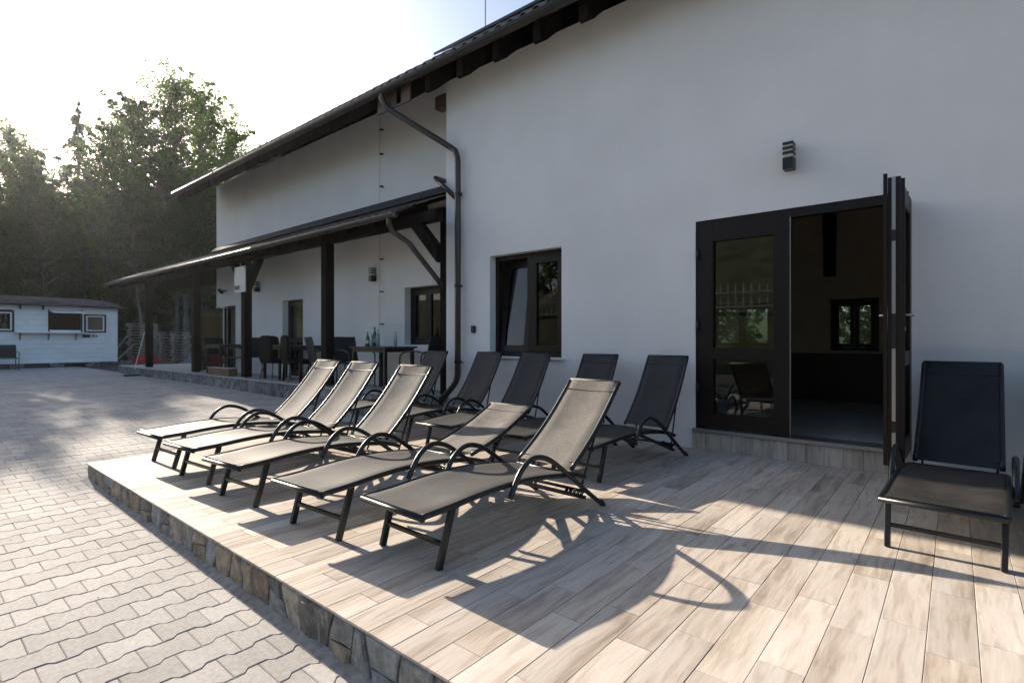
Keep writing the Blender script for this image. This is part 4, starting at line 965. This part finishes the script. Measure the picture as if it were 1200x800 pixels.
# ================================================================== BANK, FENCE AND GREENERY OPPOSITE
fz = lambda x: -.05-.06+3.0*.42*(1 if x > -22 else .6)+.0
t = thing('picket_fence', 'weathered picket fence on the grass bank, seen only as a reflection in the glass', 'fence', (0, -14, 0))
FY = -13.0
zb = lambda x: G(x)-.06+4*.60
pk = MB().prism([(-.04, 0), (.04, 0), (.04, 1.25), (0, 1.33), (-.04, 1.25)], 'y', 0, .025).mesh('picket', M['fence'])
x = -22.
while x < 12.: link('picket', pk, t, (x, 0, zb(x)+.15)); x += .34
part('rail', MB().box(-22.1, 12, .026, .07, zb(-5)+.45, zb(-5)+.53).box(-22.1, 12, .026, .07, zb(-5)+1.1, zb(-5)+1.18), M['fence'], t)
# ================================================================== TREES
def leafcloud(mb, c, rad, n, size, rnd, droop=0):
    for k in range(n):
        d = Vector((rnd.gauss(0, 1), rnd.gauss(0, 1), rnd.gauss(0, 1))).normalized()*(rnd.random()**.45)
        p = Vector((c[0]+d.x*rad[0], c[1]+d.y*rad[1], c[2]+d.z*rad[2]-droop*abs(d.x)))
        a = Vector((rnd.uniform(-1, 1), rnd.uniform(-1, 1), rnd.uniform(-.8, .8))).normalized(); b = a.cross(Vector((rnd.uniform(-1, 1), rnd.uniform(-1, 1), 1))).normalized()
        s = size*rnd.uniform(.6, 1.3)
        mb.add([p+a*s, p+b*s*.6, p-a*s, p-b*s*.6], [(0, 1, 2, 3)])
def broadleaf_meshes(seed, h, cr, nl, size, base=.25, clumps=60, mat='leaf'):
    rnd = random.Random(seed); tr = MB(); cr_mb = MB()
    pts = [Vector((0, 0, -.4))]; 
    for k in range(1, 9): pts.append(Vector((pts[-1].x+rnd.gauss(0, .02*h/2), pts[-1].y+rnd.gauss(0, .02*h/2), h*.95*k/8)))
    tr.tube(pts, [max(.02, .016*h*(1-.95*i/8)) for i in range(9)], 8)
    for k in range(clumps):
        t = base+(1-base)*(k+rnd.random())/clumps; zc = h*t*.95
        q = (t-base)/(1-base); prof = min(1, .45+1.6*q)*(1-q**1.5)**.8+.05
        a = rnd.uniform(0, 2*math.pi); rr_ = cr*prof*rnd.uniform(.25, 1.05)
        i = min(7, int(t*8*.85)); o = pts[i]
        c = Vector((o.x+math.cos(a)*rr_, o.y+math.sin(a)*rr_, zc))
        st = Vector((o.x, o.y, max(h*base*.7, zc-rr_*.7)))
        tr.tube([st, (st+c)/2+Vector((0, 0, -.06*rr_)), c], [.0055*h*(1-.6*t), .003*h*(1-.5*t), .01], 5, False)
        s = rnd.uniform(.5, 1.1)*cr*.20; out = Vector((math.cos(a), math.sin(a), .75)).normalized()
        for q2 in range(4):          # sprays along an ascending branch
            cc = c+out*s*(q2-1.2)*.95; ss = s*(.95-.2*q2)
            leafcloud(cr_mb, cc, (ss, ss, ss*.7), int(nl/clumps/4*rnd.uniform(.6, 1.4)), size*(1-.08*q2), rnd)
    return tr.mesh('trunk', M['bark'], True), cr_mb.rawmesh('crown', M[mat])
def conifer_meshes(seed, h, cr, nl, size, base=.12):
    rnd = random.Random(seed); tr = MB(); c_ = MB()
    tr.tube([(0, 0, -.4), (0, 0, h*.5), (.05, 0, h)], [.013*h, .008*h, .01], 7)
    levels = int(h*2.2)
    for k in range(levels):
        t = base+(1-base)*k/levels; z = h*t; ln = cr*(1-t)**.9*rnd.uniform(.6, 1.15)+.05
        for q in range(7):
            a = rnd.uniform(0, 6.283); l = ln*rnd.uniform(.7, 1.1); dr = -.22*l
            for m in range(max(3, int(nl/levels/7*l/cr*2.2))):
                s = rnd.random()**.7; p = Vector((math.cos(a)*l*s, math.sin(a)*l*s, z+dr*s*s*1.5+rnd.gauss(0, .06)))
                p += Vector((rnd.gauss(0, .05*l+.03), rnd.gauss(0, .05*l+.03), -abs(rnd.gauss(0, .09))))
                d = Vector((math.cos(a)+rnd.gauss(0, .4), math.sin(a)+rnd.gauss(0, .4), -.5+rnd.gauss(0, .3))).normalized(); b = d.cross(Vector((0, 0, 1))).normalized()
                sz = size*rnd.uniform(.6, 1.3); c_.add([p-d*sz, p+b*sz*.4, p+d*sz, p-b*sz*.4], [(0, 1, 2, 3)])
    return tr.mesh('trunk', M['bark'], True), c_.rawmesh('crown', M['needle'])
TM = {
 'hero': broadleaf_meshes(23, 18, 4.9, 36000, .082, .2, 280),
 'b1': broadleaf_meshes(31, 12, 3.2, 19000, .085, .2, 170),
 'b2': broadleaf_meshes(32, 12, 3.6, 22000, .095, .12, 170, 'leaf_dark'),
 'b3': broadleaf_meshes(33, 12, 2.6, 10000, .11, .45, 90, 'leaf_dark'),
 'bl': broadleaf_meshes(34, 6, 2.6, 6000, .13, .05, 40, 'leaf_light'),
 'c1': conifer_meshes(41, 15, 3.0, 26000, .12),
 'c2': conifer_meshes(42, 12, 2.6, 20000, .12, .05),
}
TH = {'hero': 18, 'b1': 12, 'b2': 12, 'b3': 12, 'bl': 6, 'c1': 15, 'c2': 12}
def tree(kind, x, y, h, label, group='trees of the wood behind the yard', rz=None, wide=1., z=None):
    s = h/TH[kind]
    nm = {'c': 'spruce_tree', 'b': 'broadleaf_tree', 'h': 'beech_tree'}[kind[0]]
    t = thing(nm, label, 'tree', (x, y, G(x)-.1 if z is None else z), rk.uniform(0, 6.28) if rz is None else rz, group); t.scale = (s*wide, s*wide, s)
    a, b = TM[kind]; link('trunk', a, t); link('crown', b, t); return t
def at(px, X):      # yard position on plane x=X seen at pixel column px
    u = (px-600)/620.3; tt = X/(-sY+u*cY); return (cY+u*sY)*tt, tt
def th(px, top, X):  # height so that the top shows at row `top`
    y, d = at(px, X); return y, 1.307+(398-top)/620.3*d+.1-G(X)
y, h = th(198, 74, -38); tree('hero', -38, y, h, 'tallest leafy beech rising highest above the wood, left of the roof tip', rz=1.0)
y, h = th(238, 86, -40); tree('b1', -40, y, h, 'leafy tree with a narrow pointed top right of the tallest beech', wide=.85)
y, h = th(283, 140, -42); tree('b1', -42, y, h, 'leafy tree whose top touches the far roof tip')
y, h = th(150, 112, -41); tree('b3', -41, y, h, 'loose leafy tree between the tallest beech and the tall spruce')
y, h = th(128, 130, -39); tree('b1', -39, y, h, 'leafy tree leaning left of the tallest beech', wide=.7)
y, h = th(92, 112, -46); tree('c1', -46, y, h, 'tall thin spruce standing alone against the sky left of the beech', wide=1.0)
y, h = th(6, 132, -62); tree('b1', -62, y, h, 'hazy broad tree at the left picture edge', wide=.8)
y, h = th(48, 170, -56); tree('c2', -56, y, h, 'spruce in the dip between the left edge tree and the tall spruce')
y, h = th(30, 158, -60); tree('b1', -60, y, h, 'rounded tree top just right of the left picture edge', wide=.8)
y, h = th(66, 205, -54); tree('b2', -54, y, h, 'low rounded tree in the dip beside the tall spruce')
y, h = th(118, 215, -44); tree('b2', -44, y, h, 'bushy tree below the tall spruce')
lab = {'b2': 'dark bushy tree inside the wood', 'b3': 'slim bare-stemmed tree inside the wood', 'c2': 'dark spruce inside the wood', 'b1': 'mid green tree inside the wood'}
rw = random.Random(17); cnt_ = {}
for k in range(34):                         # inner rows of the wood
    px = -30+k*8.6; X = -36-rw.uniform(0, 16)
    y, d = at(px, X)
    kind = rw.choice(['b2', 'c2', 'b2', 'b3', 'b1'])
    top = rw.uniform(190, 265) if px > 115 else rw.uniform(232, 290)
    y, h = th(px, top, X)
    cnt_[kind] = cnt_.get(kind, 0)+1
    tree(kind, X, y, h, lab[kind]+', number %s of its kind from the left' % ['one', 'two', 'three', 'four', 'five', 'six', 'seven', 'eight', 'nine', 'ten', 'eleven', 'twelve', 'thirteen', 'fourteen', 'fifteen', 'sixteen', 'seventeen', 'eighteen'][cnt_[kind]-1], 'trees inside the wood')
for k, (px, X) in enumerate(((55, -33), (168, -34.5), (181, -35), (206, -34), (222, -33.5), (213, -33), (38, -35), (240, -34))):
    y, h = th(px, rw.uniform(200, 250), X)
    t = tree('b3', X, y, h, 'slim pale-stemmed tree at the wood edge, stem showing ' + ['above the kiosk roof', 'left of the farthest porch post', 'beside the farthest porch post', 'between the two farthest porch posts', 'just left of the second far post', 'low between the far posts', 'over the kiosk window', 'behind the second far post'][k], 'slim stems at the edge of the wood', wide=.8)
# tall trees out of frame to the left that shade the middle of the yard
for k, (X, Y, h, kd) in enumerate(((-35, 2.2, 11.0, 'b2'), (-37, .4, 12.0, 'b1'), (-34, -2.5, 11, 'b2'), (-38, -5, 13, 'c1'), (-36, 3.3, 11.1, 'b2'), (-38, 4.8, 11.2, 'b2'), (-34.5, 2.4, 10.1, 'b2'), (-41, 3.9, 11.5, 'c2'), (-35, -7.5, 13, 'b1'))):
    tree(kd, X, Y, h, ({3.3: 'dense dark tree above the left end of the kiosk roof', 4.8: 'dense dark tree above the middle of the kiosk roof', 3.9: 'dark spruce between the dense trees above the kiosk'}.get(Y, 'small dense tree at the left picture edge') if Y > 2.5 else 'tall tree left of the kiosk, beyond the picture edge'), 'trees left of the yard', wide=.7)
for k, (X, Y, h) in enumerate(((-48, 62, 34), (-42, 66, 33), (-36, 64, 30), (-30, 70, 34))):
    pass
for k, px in enumerate((312, 326, 342, 358, 374)):
    u = (px-600)/620.3; d = 75+4*k; top = (150, 163, 150, 138, 128)[k]+10
    X, Y = (-sY+u*cY)*d, (cY+u*sY)*d; tree('c1', X, Y, 1.307+(398-top)/620.3*d, ['leftmost distant spruce tip over the far roof', 'second distant spruce tip from the left over the roof', 'middle distant spruce tip over the far roof', 'fourth distant spruce tip from the left over the roof', 'rightmost distant spruce tip over the far roof'][k], 'distant spruces over the roof', wide=.6, z=0)
# greenery behind the house (through the back windows) and on the bank opposite
for k in range(7): tree('bl', -12+k*3.4, 15+rw.uniform(-1, 2), rw.uniform(4, 6), 'bright leafy bush tree behind the house, seen only through its windows', 'bushes behind the house')
for k in range(11): tree(rw.choice(['b1', 'b2', 'bl']), -34+k*5.2, -24-rw.uniform(0, 8), rw.uniform(6, 9), 'leafy tree on the grass bank opposite the house', 'trees on the bank opposite', z=5)
# undergrowth and far wood as masses
def mass(name, n, fn, size, mat, seed, label=None):
    mb = MB(); rnd = random.Random(seed)
    for k in range(n):
        p = fn(rnd); a = Vector((rnd.uniform(-1, 1), rnd.uniform(-1, 1), rnd.uniform(-1, 1))).normalized(); b = a.cross(Vector((.3, .2, 1))).normalized(); s = size*rnd.uniform(.5, 1.4)
        mb.add([p+a*s, p+b*s*.6, p-a*s, p-b*s*.6], [(0, 1, 2, 3)])
    o = link(name, mb.rawmesh(name, M[mat])); tag(o, kind='stuff')
def ug(rnd):
    X = -33-rnd.random()**.7*20; Y = rnd.uniform(-6, 42); hh = (2.2+1.6*math.sin(Y*1.3)+1.2*math.sin(X*.9+Y*.5))
    return Vector((X, Y, .1+abs(rnd.gauss(0, .5))*max(.6, hh)))
mass('undergrowth', 32000, ug, .22, 'leaf_dark', 5)
def fw(rnd):
    X = -56-rnd.random()*14; Y = rnd.uniform(-4, 75); top = 10+2*math.sin(Y*.35)+1.5*math.sin(Y*.9+X)
    return Vector((X, Y, rnd.random()*max(4, top)))
mass('far_wood', 45000, fw, .40, 'leaf_dark', 6)

# a few small pebbles and crumbs on paving and deck, each lying where it fell
pb = MB(); rp_ = random.Random(9)
for k in range(110):
    if k < 70:
        x = rp_.uniform(-9, -1.2); y = rp_.uniform(-.6, 1.12); z = G(x)
    else:
        x = rp_.uniform(-5.5, .6); y = rp_.uniform(1.3, 4.5); z = DK
    q = rp_.uniform(.0015, .0045); a = rp_.uniform(0, 3)
    pb.add([(x+q*math.cos(a+t)*rp_.uniform(.7, 1.2), y+q*math.sin(a+t), z) for t in (0, 1.3, 2.6, 3.9, 5.1)]+[(x, y, z+q*.8)], [(i, (i+1) % 5, 5) for i in range(5)])
tag(link('grit', pb.rawmesh('grit', M['rock']), None), kind='stuff')
# ================================================================== ADDED HAZE VOLUME, IMITATES VEILING LENS GLARE
hz = MB().box(-415, 415, -415, 415, -2.5, 48); ho = link('glare_haze', hz.mesh('glare_haze', M['black'])); tag(ho, kind='stuff')
hm = bpy.data.materials.new('glare_haze'); hm.use_nodes = True; hm.node_tree.nodes.remove(hm.node_tree.nodes['Principled BSDF'])
pv = hm.node_tree.nodes.new('ShaderNodeVolumePrincipled'); pv.inputs['Density'].default_value = .00019; pv.inputs['Anisotropy'].default_value = .76
pv.inputs['Color'].default_value = (.86, .92, .97, 1)
hm.node_tree.links.new(pv.outputs[0], hm.node_tree.nodes['Material Output'].inputs['Volume']); ho.data.materials.clear(); ho.data.materials.append(hm)
